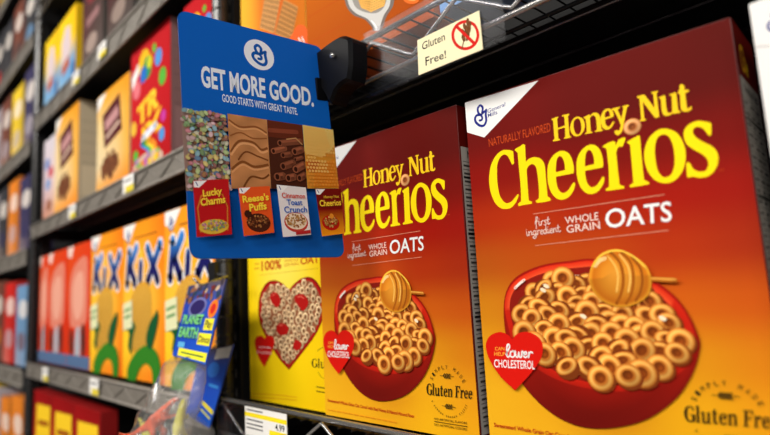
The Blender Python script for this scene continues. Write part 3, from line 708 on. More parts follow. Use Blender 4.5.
# four little boxes printed on the sign
def mini(name, label, q, bg, lines, extra=None, bar=True):
    a = Art(SP); f = maploc([SP.px(*p) for p in q]); g = lambda x0, y0, x1, y1, t=0: [f(x0, y0+t), f(x1, y0), f(x1, y1), f(x0, y1+t)]
    a.quad([f(0, 0), f(1, 0), f(1, 1), f(0, 1)], bg)
    a.poly([f(*p) for p in ((.02, .01), (.38, .01), (.16, .13), (.02, .12))], WHITE); a.line([f(.08, .03), f(.12, .09)], .0008, NAVY)
    if extra: extra(a, f)
    for t, (x0, y0, x1, y1, tl), col, b in lines:
        a.T(t, g(x0, y0, x1, y1, tl), mulc(col, .12) if max(col) > .5 and bg[0] > .25 and max(bg) < .75 else col, b+.05, px=False) if b > .03 else None
        a.T(t, g(x0, y0, x1, y1, tl), col, b, px=False)
    return a.build(name, label)
def pieces(a, f, cx_, cy_, rx, ry, n, cols, r=.0011, seed=3):
    q = random.Random(seed)
    for k in range(n):
        t = q.uniform(0, 6.28); s_ = math.sqrt(q.random()); u, v = f(cx_+rx*s_*math.cos(t), cy_+ry*s_*math.sin(t)); cc = mulc(q.choice(cols), q.uniform(.7, 1.1))
        a.disc(u, v, r, r*.8, cc, ang=q.uniform(0, 3), n=7, col2=mulc(cc, .6))
def ex_l(a, f):
    a.line([f(.12, .92), f(.08, .5), f(.2, .28), f(.5, .2), f(.8, .28), f(.92, .5), f(.88, .92)], .0011, c(206, 120, 40))
    a.poly([f(.5+.42*math.cos(t*.3), .84+.13*math.sin(t*.3)) for t in range(21)], c(220, 180, 60)); pieces(a, f, .5, .82, .36, .09, 60, [c(236, 210, 140), c(230, 150, 170), c(150, 190, 120), c(160, 120, 170), c(214, 160, 70)])
mini('small_box_picture', 'printed red cereal box with yellow words', [(189.7, 183), (225, 181.2), (228.6, 236), (193.5, 239)], c(186, 22, 26),
     [('Lucky', (.24, .15, .78, .27, .03), c(250, 214, 60), .03), ('Charms', (.16, .30, .86, .43, .03), c(250, 214, 60), .03)], ex_l)
def ex_r(a, f):
    u, v = f(.52, .76); a.disc(u, v, .0115, .0085, c(70, 30, 16), n=20); pieces(a, f, .5, .73, .36, .12, 70, [c(150, 80, 40), c(196, 130, 70), c(110, 56, 30)]); u, v = f(.2, .56); a.disc(u, v, .0035, .0035, c(60, 26, 16), n=14)
mini('small_box_picture', 'printed orange cereal box with yellow words', [(234.4, 190), (265.6, 188.4), (270.3, 234.4), (240, 238)], c(226, 84, 30),
     [("Reese's", (.08, .16, .92, .30, .02), c(252, 220, 60), .03), ('Puffs', (.26, .34, .82, .49, .02), c(252, 220, 60), .03)], ex_r)
def ex_c(a, f):
    u, v = f(.52, .73); a.disc(u, v, .0125, .0095, c(190, 60, 50), n=20); a.disc(u, v-.001, .0112, .0078, c(236, 216, 190), n=20); pieces(a, f, .5, .70, .34, .13, 60, [c(206, 150, 84), c(176, 110, 56), c(226, 176, 110)]); a.quad([f(.45, .92), f(.98, .9), f(.98, .97), f(.45, .98)], c(180, 40, 40))
mini('small_box_picture', 'printed white cereal box with blue words', [(272.2, 187.2), (301.3, 190), (306.4, 236.6), (278.5, 239)], c(226, 222, 222),
     [('Cinnamon', (.12, .14, .92, .24, .01), c(200, 60, 40), .02), ('Toast', (.26, .27, .80, .38, .01), c(30, 90, 180), .02), ('Crunch', (.14, .41, .94, .53, .01), c(30, 90, 180), .02)], ex_c)
def ex_h(a, f):
    a.add([f(0, .45), f(1, .45), f(1, 1), f(0, 1)], [(0, 1, 2, 3)], [c(130, 18, 8), c(130, 18, 8), c(236, 150, 20), c(236, 150, 20)])
    u, v = f(.45, .74); a.disc(u, v, .0100, .0075, c(180, 24, 12), n=20); pieces(a, f, .45, .72, .28, .11, 60, [c(214, 150, 70), c(236, 190, 110), c(170, 100, 40)]); a.disc(*f(.5, .60), .0026, .0026, c(220, 140, 40), n=12)
mini('small_box_picture', 'printed maroon cereal box with yellow words', [(310, 191.2), (335.6, 191.5), (339.3, 235.4), (316.8, 238.4)], c(112, 16, 10),
     [('Honey Nut', (.28, .14, .88, .20, .01), c(252, 214, 60), .0), ('Cheerios', (.08, .24, .94, .37, .01), c(252, 214, 60), .02)], ex_h)
# clamp
clamp = thing('sign_clamp', 'black plastic clamp holding the blue sign to the shelf edge', 'clamp', (-.45, .36, .235))
BP = mat('black_satin_plastic', (.004, .004, .005), .42, 0, .1, 60, 0, 0, .10)
def cl_px(st, y0, y1, name, seg=2):
    pts = [atY(p[0], p[1], y0) for p in cr_smooth(parse(st), True, 3)]
    bm = bmesh.new(); n = len(pts); dx, dz = -.45, .235
    A = [bm.verts.new((p.x-dx, y0-.36, p.z-dz)) for p in pts]; mid = Vector((sum(p.x for p in pts)/n-dx, 0, sum(p.z for p in pts)/n-dz))
    F_ = [bm.verts.new(((v.co.x-mid.x)*.9+mid.x, y0-.004-.36, (v.co.z-mid.z)*.9+mid.z)) for v in A]
    B_ = [bm.verts.new((v.co.x, y1-.36, v.co.z)) for v in A]
    bm.faces.new(F_); bm.faces.new(B_[::-1])
    for i in range(n):
        j = (i+1) % n; bm.faces.new((F_[i], A[i], A[j], F_[j])); bm.faces.new((A[i], B_[i], B_[j], A[j]))
    return obj(name, bm, BP, clamp)
cl_px('314,56! 328,45 340,37 346,36! 352,39 353,50! 353,66 351,80! 344,84 337,92 332,104 328,98! 320,84 315,70', .348, .3665, 'clamp_body')
bm = bmesh.new(); q = atY(331, 55, .340)-Vector((-.45, .36, .235)); tube(bm, [q, q+Vector((0, .006, 0))], .0026, 12); obj('screw', bm, CHROME, clamp, True)
bm = bmesh.new(); p0 = Ms @ Vector((SW-.010, -.004, -.045)); 
box(bm, -.0035, .0035, -.012, .012, -.012, .012, .001)
g = obj('sign_grip', bm, BP, clamp); g.location = (Ms @ Vector((SW-.002, .002, -.05)))-Vector((-.45, .36, .235))

# ================================================================== gluten free tag
gq = [atY(*p, .3655) for p in ((417.5, 40.4), (479.2, 10.5), (483, 49.3), (418.7, 75.3))]
w_ = (gq[1]-gq[0]).length; h_ = (gq[3]-gq[0]).length
gt = thing('shelf_tag', 'cream gluten free tag on the upper shelf edge', 'tag', (gq[0].x, .3655, gq[3].z))
TP = Plane(gt, frontL(gq[0].z-gq[3].z), w_, h_); TP.W = Matrix.Translation((gq[0].x, .3655, gq[0].z)); TP.Wi = TP.W.inverted()
bm = bmesh.new(); lx = [TP.px(*p) for p in ((417.5, 40.4), (479.2, 10.5), (483, 49.3), (418.7, 75.3))]; H0 = gq[0].z-gq[3].z
prism(bm, [(u, H0-v) for u, v in lx], 0, .0006); obj('card', bm, mat('cream_card', C(236, 228, 190), .5, 0, .05, 30), gt)
a = Art(TP); a.poly(lx, c(238, 228, 188)); tp = lambda x, y: (300+x/3.345, y/3.345)
a.T('Gluten', [tp(409, 143), tp(484, 108), tp(486, 134), tp(409, 168)], c(24, 20, 18), .008); a.T('Free!', [tp(420, 192), tp(488, 168), tp(490, 193), tp(421, 220)], c(24, 20, 18), .008)
a.build('tag_lettering')
a = Art(TP); cc_ = tp(554, 118); R_ = 47/3.345
a.P(f'0,-{R_*1.08:.2f} {R_*.7:.2f},-{R_*.8:.2f} {R_:.2f},0 {R_*.7:.2f},{R_*.75:.2f} 0,{R_*1.08:.2f} -{R_*.7:.2f},{R_*.78:.2f} -{R_:.2f},0 -{R_*.7:.2f},-{R_*.75:.2f}', c(206, 30, 24), (cc_[0], cc_[1], 1),
    [f'0,-{R_*.86:.2f} {R_*.56:.2f},-{R_*.64:.2f} {R_*.8:.2f},0 {R_*.56:.2f},{R_*.6:.2f} 0,{R_*.86:.2f} -{R_*.56:.2f},{R_*.62:.2f} -{R_*.8:.2f},0 -{R_*.56:.2f},-{R_*.6:.2f}'])
a.pline('542,165 548,140 552,120', .0012, c(120, 74, 36), (300, 0, 3.345))
for x, y, t in ((548, 128, .4), (562, 124, -.5), (546, 108, .4), (566, 104, -.5), (552, 90, .3), (568, 86, -.4), (562, 74, 0), (556, 110, 0), (558, 98, 0)):
    u, v = TP.px(*tp(x, y)); a.disc(u, v, .0017, .0036, c(126, 78, 40), ang=-t, n=12, col2=c(96, 54, 26))
a.pline('524,88 586,148', .0026, c(206, 30, 24), (300, 0, 3.345), smooth=False, caps=False)
a.build('no_wheat_symbol', 'red crossed circle over wheat ear')
# price tags
def price_tag(x0, zt, w, h, label, full=False, Y=.3659, grp=None):
    t = thing('price_tag', label, 'price tag', (x0, Y, zt-h), 0, grp)
    obj('card', bmbox(0, w, 0, .0005, 0, h), mat('white_paper', C(232, 230, 224), .6, 0, .03, 30), t)
    pl = Plane(t, frontL(h), w, h); a = Art(pl)
    a.quad([(0, 0), (w, 0), (w, h), (0, h)], c(236, 234, 230)); k = h/.045
    if full:
        a.quad([(0, .0065), (w, .0065), (w, .0115), (0, .0115)], c(246, 222, 30)); a.quad([(w*.6, .0215), (w, .0215), (w, h), (w*.6, h)], c(246, 222, 30))
        a.T('4.99', [(w*.74, .0130), (w*.95, .0130), (w*.95, .0200), (w*.74, .0200)], c(24, 24, 24), .02, px=False)
        for v in (.0035, .015, .020, .0245): a.line([(.004, v), (w*.45, v)], .0016, c(70, 70, 74), caps=False)
        for x in range(12): a.line([(.004+x*.0025, .033), (.004+x*.0025, .041)], .0004+.0006*(x % 3 == 0), c(40, 40, 40), caps=False)
    else:
        a.quad([(w*.25, h*.62), (w, h*.62), (w, h), (w*.25, h)], c(226, 206, 60)); a.line([(w*.1, h*.3), (w*.8, h*.3)], h*.12, c(120, 120, 120), caps=False)
    a.build('printed_face'); return t
pt = atY(245, 406, .3659)
price_tag(pt.x, -.1278, .092, .045, 'white and yellow shelf price tag reading 4.99', True)
for x, y, zs, lab in ((40, 368, ZL, 'small blurred price tag on the lower shelf under the red orange boxes'), (87, 377, ZL, 'small blurred price tag on the lower shelf under the leftmost orange corn box'), (66, 215, ZN, 'small blurred price tag under the cookie cereal, by the black post'), (120, 183, ZN, 'small blurred price tag under the red fruit cereal box'),
                  (70, 77, ZT, 'small blurred price tag on the top middle-bay shelf, farther left'), (95, 52, ZT, 'small blurred price tag on the top middle-bay shelf, nearer the sign')):
    p = atY(x, y, .3659); price_tag(p.x, zs-.003, .055, .032, lab, grp='small blurred price tags', Y=.3714)

# ================================================================== left bay cereal boxes
or_card = mat('orange_card', C(236, 140, 24), .45, 0, .05, 30)
KW, KH = .207, .296
kx, KP, KS = carton('cereal_box', 'orange corn cereal box in the middle of its three', -1.1825, .40, ZL+.0005, KW, KH, .055, or_card, 0, 'orange corn cereal boxes')
KP.W = Matrix.Translation((-1.1825, .40, ZL+.0005)) @ frontL(KH); KP.Wi = KP.W.inverted()
a = Art(KP)
a.grid([[c(240, 150, 30), c(246, 150, 24), c(236, 122, 16)], [c(246, 166, 34), c(250, 166, 30), c(240, 130, 18)], [c(248, 190, 50), c(252, 206, 70), c(244, 146, 24)], [c(250, 204, 40), c(252, 200, 60), c(242, 130, 20)], [c(250, 180, 30), c(246, 140, 26), c(238, 110, 18)]], .0006, .0006, KW-.0006, KH-.0006, 12, 20)
a.build('front_panel')
ko = (80, 200, 3.958)
kp = lambda x, y: KP.px(80+x/3.958, 200+y/3.958)
cornermark(KP, [(.001, .001), (.066, .001), kp(195, 170), (.001, kp(176, 150)[1])], [(.016, .012), (.036, .012), (.036, .036), (.016, .036)])
a = Art(KP)
for w, c1, c2 in ((.0275, WHITE, WHITE), (.0195, c(50, 130, 214), c(22, 22, 92))):
    for st in ('197,205 188,335', '224,190 200,262', '200,262 218,330', '242,252 238,325', '318,175 268,325', '268,190 308,318'):
        p = cr_smooth(parse(st, *ko), False); uv = a.pxl(p); n = 6
        P0, P1_ = uv[0], uv[-1]
        a.line([(P0[0]+(P1_[0]-P0[0])*i/n, P0[1]+(P1_[1]-P0[1])*i/n) for i in range(n+1)], w, lambda u, v: mixc(c1, c2, min(1, max(0, (v-.046)/.04))))
    if w < .02:
        u, v = kp(243, 212); a.disc(u, v, .008, .010, c(244, 200, 70), n=12)
a.line([(.06, .030), (.17, .030)], .003, c(150, 80, 20), caps=False)
a.build('title_lettering', 'blue rounded letters with white outline')
a = Art(KP); k2 = (70, 300, 3.225)
a.P('190,70 196,0 215,-45 242,-60 262,-30 266,40 262,110 245,150 215,170 196,150', c(220, 160, 50), k2)
for j in range(22):
    for i in range(7):
        x = 202+i*9+(j % 2)*4; y = -40+j*9.2
        if inside(x, y, cr_smooth(parse('194,70 198,0 217,-40 242,-54 258,-30 262,40 258,110 243,146 217,162 200,150'))):
            u, v = KP.px(70+x/3.225, 300+y/3.225); a.disc(u, v, .0042, .0046, c(250, 214, 100), n=8, col2=c(190, 124, 30))
GRN = c(50, 126, 34); DG = c(20, 84, 44)
a.P('186,268! 190,215 214,170 250,145 280,165 294,210 292,272! 270,272! 266,225 246,205 226,225 214,262!', GRN, k2)
a.P('172,98! 186,78 205,68 214,88 206,120 200,178! 190,150 194,110 184,96', DG, k2); a.P('284,30! 288,60 276,120 262,160 248,130 258,80', DG, k2)
a.build('corn_picture', 'picture of corn cob with green husk')
a = Art(KP); a.poly([(.004, .155), (.052, .148), (.054, .200), (.006, .206)], c(226, 226, 180)); a.line([(.012, .169), (.046, .164)], .005, c(100, 150, 90)); a.line([(.012, .182), (.044, .177)], .005, c(100, 150, 90)); a.build('pale_sticker', 'pale green square print')
dup(kx, Matrix.Translation((-1.3905, .4005, ZL+.0005)), 'orange corn cereal box farthest left of its three, next to the red orange ones')
dup(kx, Matrix.Translation((-.9735, .398, ZL+.0005)), 'orange corn cereal box half hidden by sign and toy packs')

red_card = mat('red_orange_card', C(214, 60, 24), .45, 0, .05, 30)
def simple(name, label, x, z, w, h, d, body, draw, side=None, y=.40, rz=0, grp=None):
    t, f, s = carton(name, label, x, y, z, w, h, d, body, rz, grp)
    a = Art(f); draw(a, w, h); a.build('front_panel')
    if side: a = Art(s); side(a, d, h); a.build('side_panel')
    return t, f
def d_whea(a, w, h):
    a.grid([[c(220, 72, 22), c(218, 60, 20)], [c(222, 72, 26), c(218, 56, 20)], [c(212, 52, 18), c(212, 50, 18)], [c(206, 54, 22), c(204, 48, 18)]], .0005, .0005, w-.0005, h-.0005, 6, 10)
    a.quad([(.001, .001), (.05, .001), (.03, .03), (.001, .024)], c(236, 210, 200))
    P = lambda st, cc: a.poly([(x/100*w, y/100*h) for x, y in cr_smooth(parse(st))], cc)
    P('14,30 30,18 60,12 84,14 88,40 84,62 60,70 34,68 18,66 12,48', c(222, 130, 108))
    P('26,34 44,24 66,24 74,40 66,56 44,62 28,52', c(232, 164, 142))
    P('42,70 58,68 62,84 60,99! 40,99! 38,84', c(170, 176, 186)); P('66,66 80,68 82,84 74,92 66,84', c(70, 40, 34)); P('16,70 30,72 34,84 24,92 14,84', c(96, 40, 30))
    a.quad([(.001, .90*h), (w-.001, .90*h), (w-.001, h-.001), (.001, h-.001)], c(86, 112, 150))
wt, _ = simple('cereal_box', 'red orange cereal box beside the orange corn boxes, rightmost of three', -1.5785, ZL+.0005, .186, .292, .055, red_card, d_whea, grp='red orange cereal boxes')
dup(wt, Matrix.Translation((-1.7665, .40, ZL+.0005)), 'red orange cereal box, middle one of three')
dup(wt, Matrix.Translation((-1.866, .402, ZL+.0005)) @ Matrix.Scale(.52, 4, (1, 0, 0)), 'red orange cereal box by the black post, leftmost of three')

# middle shelf
def sidegrey(col):
    def f(a, d, h):
        a.quad([(.0008, .0008), (d-.0008, .0008), (d-.0008, h-.0008), (.0008, h-.0008)], col)
        for v in range(2, 9): a.line([(.006, v*h/10), (d-.006, v*h/10)], .0012, mulc(col, .6), caps=False)
        a.quad([(.008, h*.62), (d-.008, h*.62), (d-.008, h*.9), (.008, h*.9)], mulc(col, 1.25))
    return f
def d_trix(a, w, h):
    a.grid([[c(190, 20, 30), c(184, 16, 26)], [c(196, 24, 32), c(184, 14, 24)], [c(184, 24, 34), c(176, 14, 22)]], .0005, .0005, w-.0005, h-.0005, 6, 8)
    U = lambda x, y: (x/100*w, y/100*h)
    def bl(x, y, r, cc): u, v = U(x, y); a.disc(u, v, r*w, r*w, cc, n=18, col2=mulc(cc, .85))
    a.poly([U(2, 22), U(22, 14), U(24, 20), U(4, 32)], WHITE)
    for x, y, r, cc in ((36, 18, .15, c(240, 190, 30)), (44, 23, .12, c(40, 150, 80)), (34, 26, .09, c(40, 110, 200)), (50, 20, .07, c(210, 210, 40)), (72, 22, .09, c(80, 150, 220)), (82, 38, .09, c(90, 180, 60)), (16, 34, .10, c(230, 120, 130)), (8, 62, .08, c(240, 190, 60)), (14, 84, .07, c(90, 180, 60)), (84, 66, .06, c(200, 60, 160)), (62, 13, .05, c(90, 180, 60)), (80, 78, .07, c(80, 150, 220))): bl(x, y, r, cc)
    for t, q in (('TR', (18, 42, 74, 58)), ('IX', (30, 60, 82, 74))):
        qq = [U(q[0], q[1]+6), U(q[2], q[1]-2), U(q[2], q[3]-2), U(q[0], q[3]+4)]
        a.T(t, qq, c(214, 120, 20), .09, px=False); a.T(t, qq, c(252, 200, 50), .04, px=False)
    a.line([U(34, 73), U(66, 69)], .014, c(220, 230, 250))
    for k, cc in enumerate((c(60, 140, 220), c(90, 180, 60), c(250, 210, 50), c(240, 140, 40))): a.line([U(30+k*7, 77), U(46+k*6, 82), U(52+k*6, 95)], .012, cc)
    a.poly([(w*(.45+.38*math.cos(t/3.5)), h*(.92+.07*math.sin(t/3.5))) for t in range(22)], c(210, 180, 160))
    q = random.Random(4)
    for k in range(40): t = q.uniform(0, 6.28); s_ = q.random()**.5; a.disc(w*(.45+.34*s_*math.cos(t)), h*(.91+.055*s_*math.sin(t)), .007, .007, q.choice([c(230, 90, 80), c(240, 200, 60), c(120, 180, 80), c(230, 140, 60), c(170, 100, 180)]), n=8)
simple('cereal_box', 'red fruit cereal box with coloured puffs beside the blue sign', -1.146, ZN+.0005, .193, .272, .07, mat('crimson_card', C(176, 22, 34), .45, 0, .05, 30), d_trix, sidegrey(c(150, 110, 112)))
def d_cook(a, w, h):
    a.grid([[c(236, 166, 34), c(238, 160, 30), c(232, 150, 26)], [c(232, 204, 146), c(236, 196, 120), c(236, 170, 56)], [c(228, 208, 164), c(232, 200, 146), c(236, 176, 70)], [c(244, 170, 60), c(240, 150, 46), c(236, 140, 40)]], .0005, .0005, w-.0005, h-.0005, 8, 10)
    U = lambda x, y: (x/100*w, y/100*h)
    a.poly([U(1, 1), U(30, 1), U(1, 16)], WHITE)
    a.poly([U(18, 22), U(72, 12), U(80, 48), U(26, 56)], c(84, 26, 32)); a.poly([U(26, 30), U(66, 22), U(70, 32), U(30, 40)], c(190, 140, 140)); a.line([U(32, 46), U(70, 39)], .008, c(220, 190, 170))
    q = random.Random(8)
    for k in range(46):
        t = q.uniform(0, 6.28); s_ = q.random()**.5; a.disc(w*(.42+.26*s_*math.cos(t)), h*(.74+.11*s_*math.sin(t)), .010, .010, mulc(c(140, 84, 50), q.uniform(.7, 1.3)), n=9, col2=c(96, 54, 34))
ck, _ = simple('cereal_box', 'yellow and cream cookie cereal box touching the red fruit box', -1.362, ZN+.0005, .205, .235, .06, mat('amber_card', C(236, 170, 50), .45, 0, .05, 30), d_cook, sidegrey(c(206, 190, 160)), grp='yellow and cream cookie cereal boxes')
dup(ck, Matrix.Translation((-1.69, .392, ZN+.0005)) @ Matrix.Scale(1.03, 4, (1, 0, 0)) @ Matrix.Scale(1.14, 4, (0, 0, 1)), 'yellow and cream cookie cereal box standing free, farther left')
def d_pink(a, w, h):
    a.grid([[c(216, 206, 214), c(206, 200, 210)], [c(210, 190, 200), c(226, 200, 196)], [c(196, 130, 100), c(206, 150, 120)]], .0005, .0005, w-.0005, h-.0005, 4, 6)
    for x, y, cc in ((.3, .3, c(100, 130, 190)), (.6, .42, c(200, 80, 90)), (.4, .55, c(120, 150, 200)), (.5, .8, c(150, 90, 60))): a.disc(w*x, h*y, w*.2, h*.07, cc, n=14)
simple('cereal_box', 'pale pinkish cereal box right of the black post on the middle shelf', -1.85, ZN+.0005, .135, .245, .06, mat('pale_pink_card', C(206, 190, 196), .5, 0, .05, 30), d_pink)
simple('cereal_box', 'red cereal box almost wholly hidden behind the top left of the blue sign', -.895, ZN+.0005, .125, .262, .06, mat('green_card', C(120, 150, 60), .5, 0, .05, 30), d_trix)
# top shelf
def d_yel(a, w, h):
    a.grid([[c(246, 206, 20), c(240, 190, 10)], [c(246, 210, 30), c(240, 194, 14)], [c(120, 170, 210), c(100, 150, 200)], [c(150, 190, 220), c(110, 160, 206)]], .0005, .0005, w-.0005, h-.0005, 6, 12)
    U = lambda x, y: (x/100*w, y/100*h)
    a.poly([U(*p) for p in ((16, 30), (40, 14), (66, 18), (74, 44), (50, 66), (22, 62))], c(214, 196, 200)); a.poly([U(*p) for p in ((20, 60), (60, 52), (66, 66), (24, 72))], c(176, 90, 60)); a.quad([U(82, 68), U(98, 68), U(98, 98), U(82, 98)], c(40, 90, 150))
yt, _ = simple('cereal_box', 'yellow and blue cereal box on the top shelf, farther left', -1.868, ZT+.0005, .15, .235, .06, yel_card, d_yel, grp='yellow and blue cereal boxes')
dup(yt, Matrix.Translation((-1.713, .40, ZT+.0005)) @ Matrix.Scale(1.08, 4, (1, 0, 0)), 'yellow and blue cereal box on the top shelf, nearer the brown boxes')
def d_brn(k):
    def f(a, w, h):
        a.grid([[mulc(c(70, 52, 48), k), mulc(c(60, 44, 40), k)], [mulc(c(84, 44, 44), k), mulc(c(76, 60, 56), k)], [mulc(c(100, 90, 84), k), mulc(c(90, 80, 76), k)]], .0005, .0005, w-.0005, h-.0005, 4, 8)
        a.disc(w*.5, h*.3, w*.3, h*.1, mulc(c(120, 50, 54), k), n=16); a.disc(w*.45, h*.75, w*.28, h*.08, mulc(c(160, 140, 130), k), n=14); a.quad([(w*.2, h*.5), (w*.8, h*.48), (w*.8, h*.56), (w*.2, h*.58)], mulc(c(150, 110, 110), k))
    return f
bc = mat('brown_card', C(70, 56, 52), .5, 0, .1, 30)
simple('cereal_box', 'dark brown cereal box next to the yellow ones on the top shelf', -1.49, ZT+.0005, .16, .29, .06, bc, d_brn(1.0), sidegrey(c(84, 80, 76)))
simple('cereal_box', 'dark maroon cereal box, middle of the brown group on the top shelf', -1.30, ZT+.0005, .16, .30, .06, bc, d_brn(.8), sidegrey(c(90, 86, 82)))
simple('cereal_box', 'greyish brown cereal box nearest the sign on the top shelf', -1.10, ZT+.0005, .18, .28, .06, bc, d_brn(1.3), sidegrey(c(110, 104, 98)))
# bottom red bags / boxes
def d_red(a, w, h):
    a.grid([[c(150, 14, 16), c(140, 12, 14)], [c(190, 20, 22), c(176, 16, 18)], [c(196, 22, 22), c(186, 18, 20)]], .0005, .0005, w-.0005, h-.0005, 4, 6)
    U = lambda x, y: (x/100*w, y/100*h)
    a.poly([U(16, 12), U(92, 10), U(94, 70), U(14, 72)], c(250, 206, 40)); a.line([U(30, 28), U(80, 26)], .014, c(170, 90, 20)); a.disc(w*.5, h*.48, w*.2, h*.06, c(206, 150, 30), n=14); a.disc(w*.4, h*.78, w*.3, h*.09, c(180, 40, 30), n=14)
rc = mat('deep_red_card', C(150, 18, 18), .45, 0, .05, 30)
rb, _ = simple('snack_box', 'red box with yellow panel on the bottom shelf, by the black post', -1.862, -.4995, .185, .288, .035, rc, d_red, y=.395, grp='red boxes with yellow panels')
rb['category'] = 'snack box'
dup(rb, Matrix.Translation((-1.672, .395, -.4995)), 'red box with yellow panel on the bottom shelf, middle of three'); dup(rb, Matrix.Translation((-1.482, .395, -.4995)), 'red box with yellow panel on the bottom shelf, rightmost of three')
def d_gry(a, w, h):
    a.grid([[c(120, 110, 110), c(90, 86, 90)], [c(150, 110, 110), c(110, 90, 90)]], .0005, .0005, w-.0005, h-.0005, 4, 4); a.disc(w*.5, h*.3, w*.3, h*.08, c(200, 150, 150), n=14)
o_, _ = simple('snack_box', 'grey pink box right of the red ones on the bottom shelf', -1.19, -.4995, .14, .23, .06, mat('grey_card', C(110, 100, 100), .5, 0, .05, 30), d_gry, y=.40); o_['category'] = 'snack box'
o_, _ = simple('snack_box', 'bluish grey box behind the toy packs on the bottom shelf', -1.0, -.4995, .15, .24, .06, mat('slate_card', C(80, 90, 110), .5, 0, .05, 30), d_gry, y=.40); o_['category'] = 'snack box'

# far bay products
palette = [((206, 40, 34), 'red'), ((226, 130, 40), 'orange'), ((236, 200, 50), 'yellow'), ((110, 150, 190), 'light blue'), ((60, 56, 90), 'dark violet'), ((180, 170, 176), 'pale grey'), ((120, 70, 56), 'brown'), ((60, 60, 64), 'black')]
rows = [(-.52, [0, 1, 2, 5, 1, 1], .27, 'bottom'), (-.16, [5, 1, 0, 6, 0, 3], .27, 'lower'), (.19, [6, 3, 5, 7, 1, 4], .26, 'middle'), (.52, [4, 7, 5, 6, 2, 4], .28, 'upper'), (.86, [7, 6, 7, 7, 6, 7], .26, 'highest but one'), (1.19, [6, 7, 6, 7, 4, 6], .26, 'topmost')]
for zt, ks, hh_, rn in rows:
    x = FX0+.02
    for i, k in enumerate(ks):
        col, cn = palette[k]; w = r3.uniform(.165, .185); h = hh_*r3.uniform(.9, 1.05)
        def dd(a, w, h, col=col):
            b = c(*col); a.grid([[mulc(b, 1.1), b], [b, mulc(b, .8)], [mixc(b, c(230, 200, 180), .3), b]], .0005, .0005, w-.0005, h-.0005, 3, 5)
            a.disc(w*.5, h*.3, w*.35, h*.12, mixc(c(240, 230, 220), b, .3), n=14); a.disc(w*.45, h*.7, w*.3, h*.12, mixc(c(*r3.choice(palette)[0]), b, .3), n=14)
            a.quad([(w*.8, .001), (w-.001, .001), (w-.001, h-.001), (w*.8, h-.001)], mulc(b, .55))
        nth = ('first', 'second', 'third', 'fourth', 'fifth', 'sixth')[5-i]
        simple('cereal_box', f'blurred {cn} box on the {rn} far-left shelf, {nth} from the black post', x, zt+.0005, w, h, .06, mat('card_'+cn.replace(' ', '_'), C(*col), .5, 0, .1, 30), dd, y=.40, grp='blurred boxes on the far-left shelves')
        x += w+.008

# ================================================================== products on the upper right shelf
def onshelf(label, x, y, w, h, d, body, rz=0):
    t, f, s = carton('cereal_box', label, x, y, ZM+.0005, w, h, d, body)
    f.W = Matrix.Translation((x, y, ZM+.0005)) @ frontL(h); f.Wi = f.W.inverted(); return t, f, s
amber = mat('amber_orange_card', C(206, 96, 16), .4, 0, .05, 30)
t, f, s = onshelf('orange cereal box with steel spoon picture on the upper shelf', -.538, .398, .205, .30, .06, amber)
a = Art(f); a.grid([[c(188, 92, 6), c(184, 86, 5), c(178, 78, 4)], [c(194, 98, 8), c(190, 92, 6), c(180, 82, 5)], [c(176, 76, 4), c(174, 78, 5), c(168, 70, 4)]], .0006, .0006, .2044, .2994, 8, 8)
for k in range(9): v = .02+k*.033; a.line([(.004, v), (.1, v+.004), (.2, v+.001)], .0009, c(186, 76, 10), caps=False)
a.build('front_panel')
a = Art(f); os_ = (300, 0, 3.345)
sc_ = 'M'
a.P('150,0! 160,28 182,52 218,66 240,90 246,104! 275,104! 282,80 292,52 312,20 318,-20! 140,-30!', c(120, 110, 104), os_)
a.P('160,0! 168,24 190,46 224,62 244,84 252,104! 266,104! 272,78 282,50 300,20 306,-20! 150,-30!', c(206, 204, 200), os_)
a.P('176,0! 184,20 200,34 232,44 262,42 284,20 294,-20! 170,-30!', c(150, 146, 140), os_)
a.pline('240,70 252,84 258,100', .0016, c(245, 245, 245), os_)
def chex(a, f, q, col, n=6):
    g = maploc(q); a.quad([f.px(*g(x, y)) for x, y in ((0, 0), (1, 0), (1, 1), (0, 1))], mulc(col, .55))
    for i in range(n+1):
        a.line([f.px(*g(i/n, 0)), f.px(*g(i/n, 1))], .0016, col, caps=False); a.line([f.px(*g(0, i/n)), f.px(*g(1, i/n))], .0016, mulc(col, 1.15), caps=False)
sp_ = lambda x, y: (300+x/3.345, y/3.345)
chex(a, f, [sp_(196, -6), sp_(252, -16), sp_(240, 38), sp_(206, 24)], c(214, 160, 80)); chex(a, f, [sp_(240, -10), sp_(290, -30), sp_(284, 18), sp_(236, 40)], c(226, 172, 90))
a.build('spoon_picture', 'picture of steel spoon with woven cereal squares')
a = Art(f); a.P('348,-20 350,4 372,14 396,8 400,-20', c(230, 110, 40), os_); a.P('356,-20 360,-2 376,4 390,0 394,-20', c(246, 160, 90), os_); a.build('badge_picture')
t, f, s = onshelf('yellow box with woven cereal squares left of the orange spoon box', -.705, .402, .160, .30, .06, mat('golden_card', C(226, 160, 40), .4, 0, .05, 30))
a = Art(f); a.grid([[c(236, 180, 40), c(206, 100, 40), c(196, 120, 20)], [c(240, 180, 50), c(206, 90, 30), c(200, 110, 20)], [c(236, 170, 40), c(210, 110, 24), c(206, 110, 20)]], .0006, .0006, .1594, .2994, 6, 6); a.build('front_panel')
a = Art(f); o5 = (180, 0, 3.956); s5 = lambda x, y: (180+x/3.956, y/3.956)
chex(a, f, [s5(340, -30), s5(400, -20), s5(372, 130), s5(318, 108)], c(206, 150, 90), 7); chex(a, f, [s5(412, 0), s5(468, 30), s5(440, 160), s5(378, 130)], c(196, 136, 74), 7); chex(a, f, [s5(290, -60), s5(340, -60), s5(316, -5), s5(268, -20)], c(150, 60, 40), 4)
a.build('cereal_picture', 'picture of woven wheat squares')
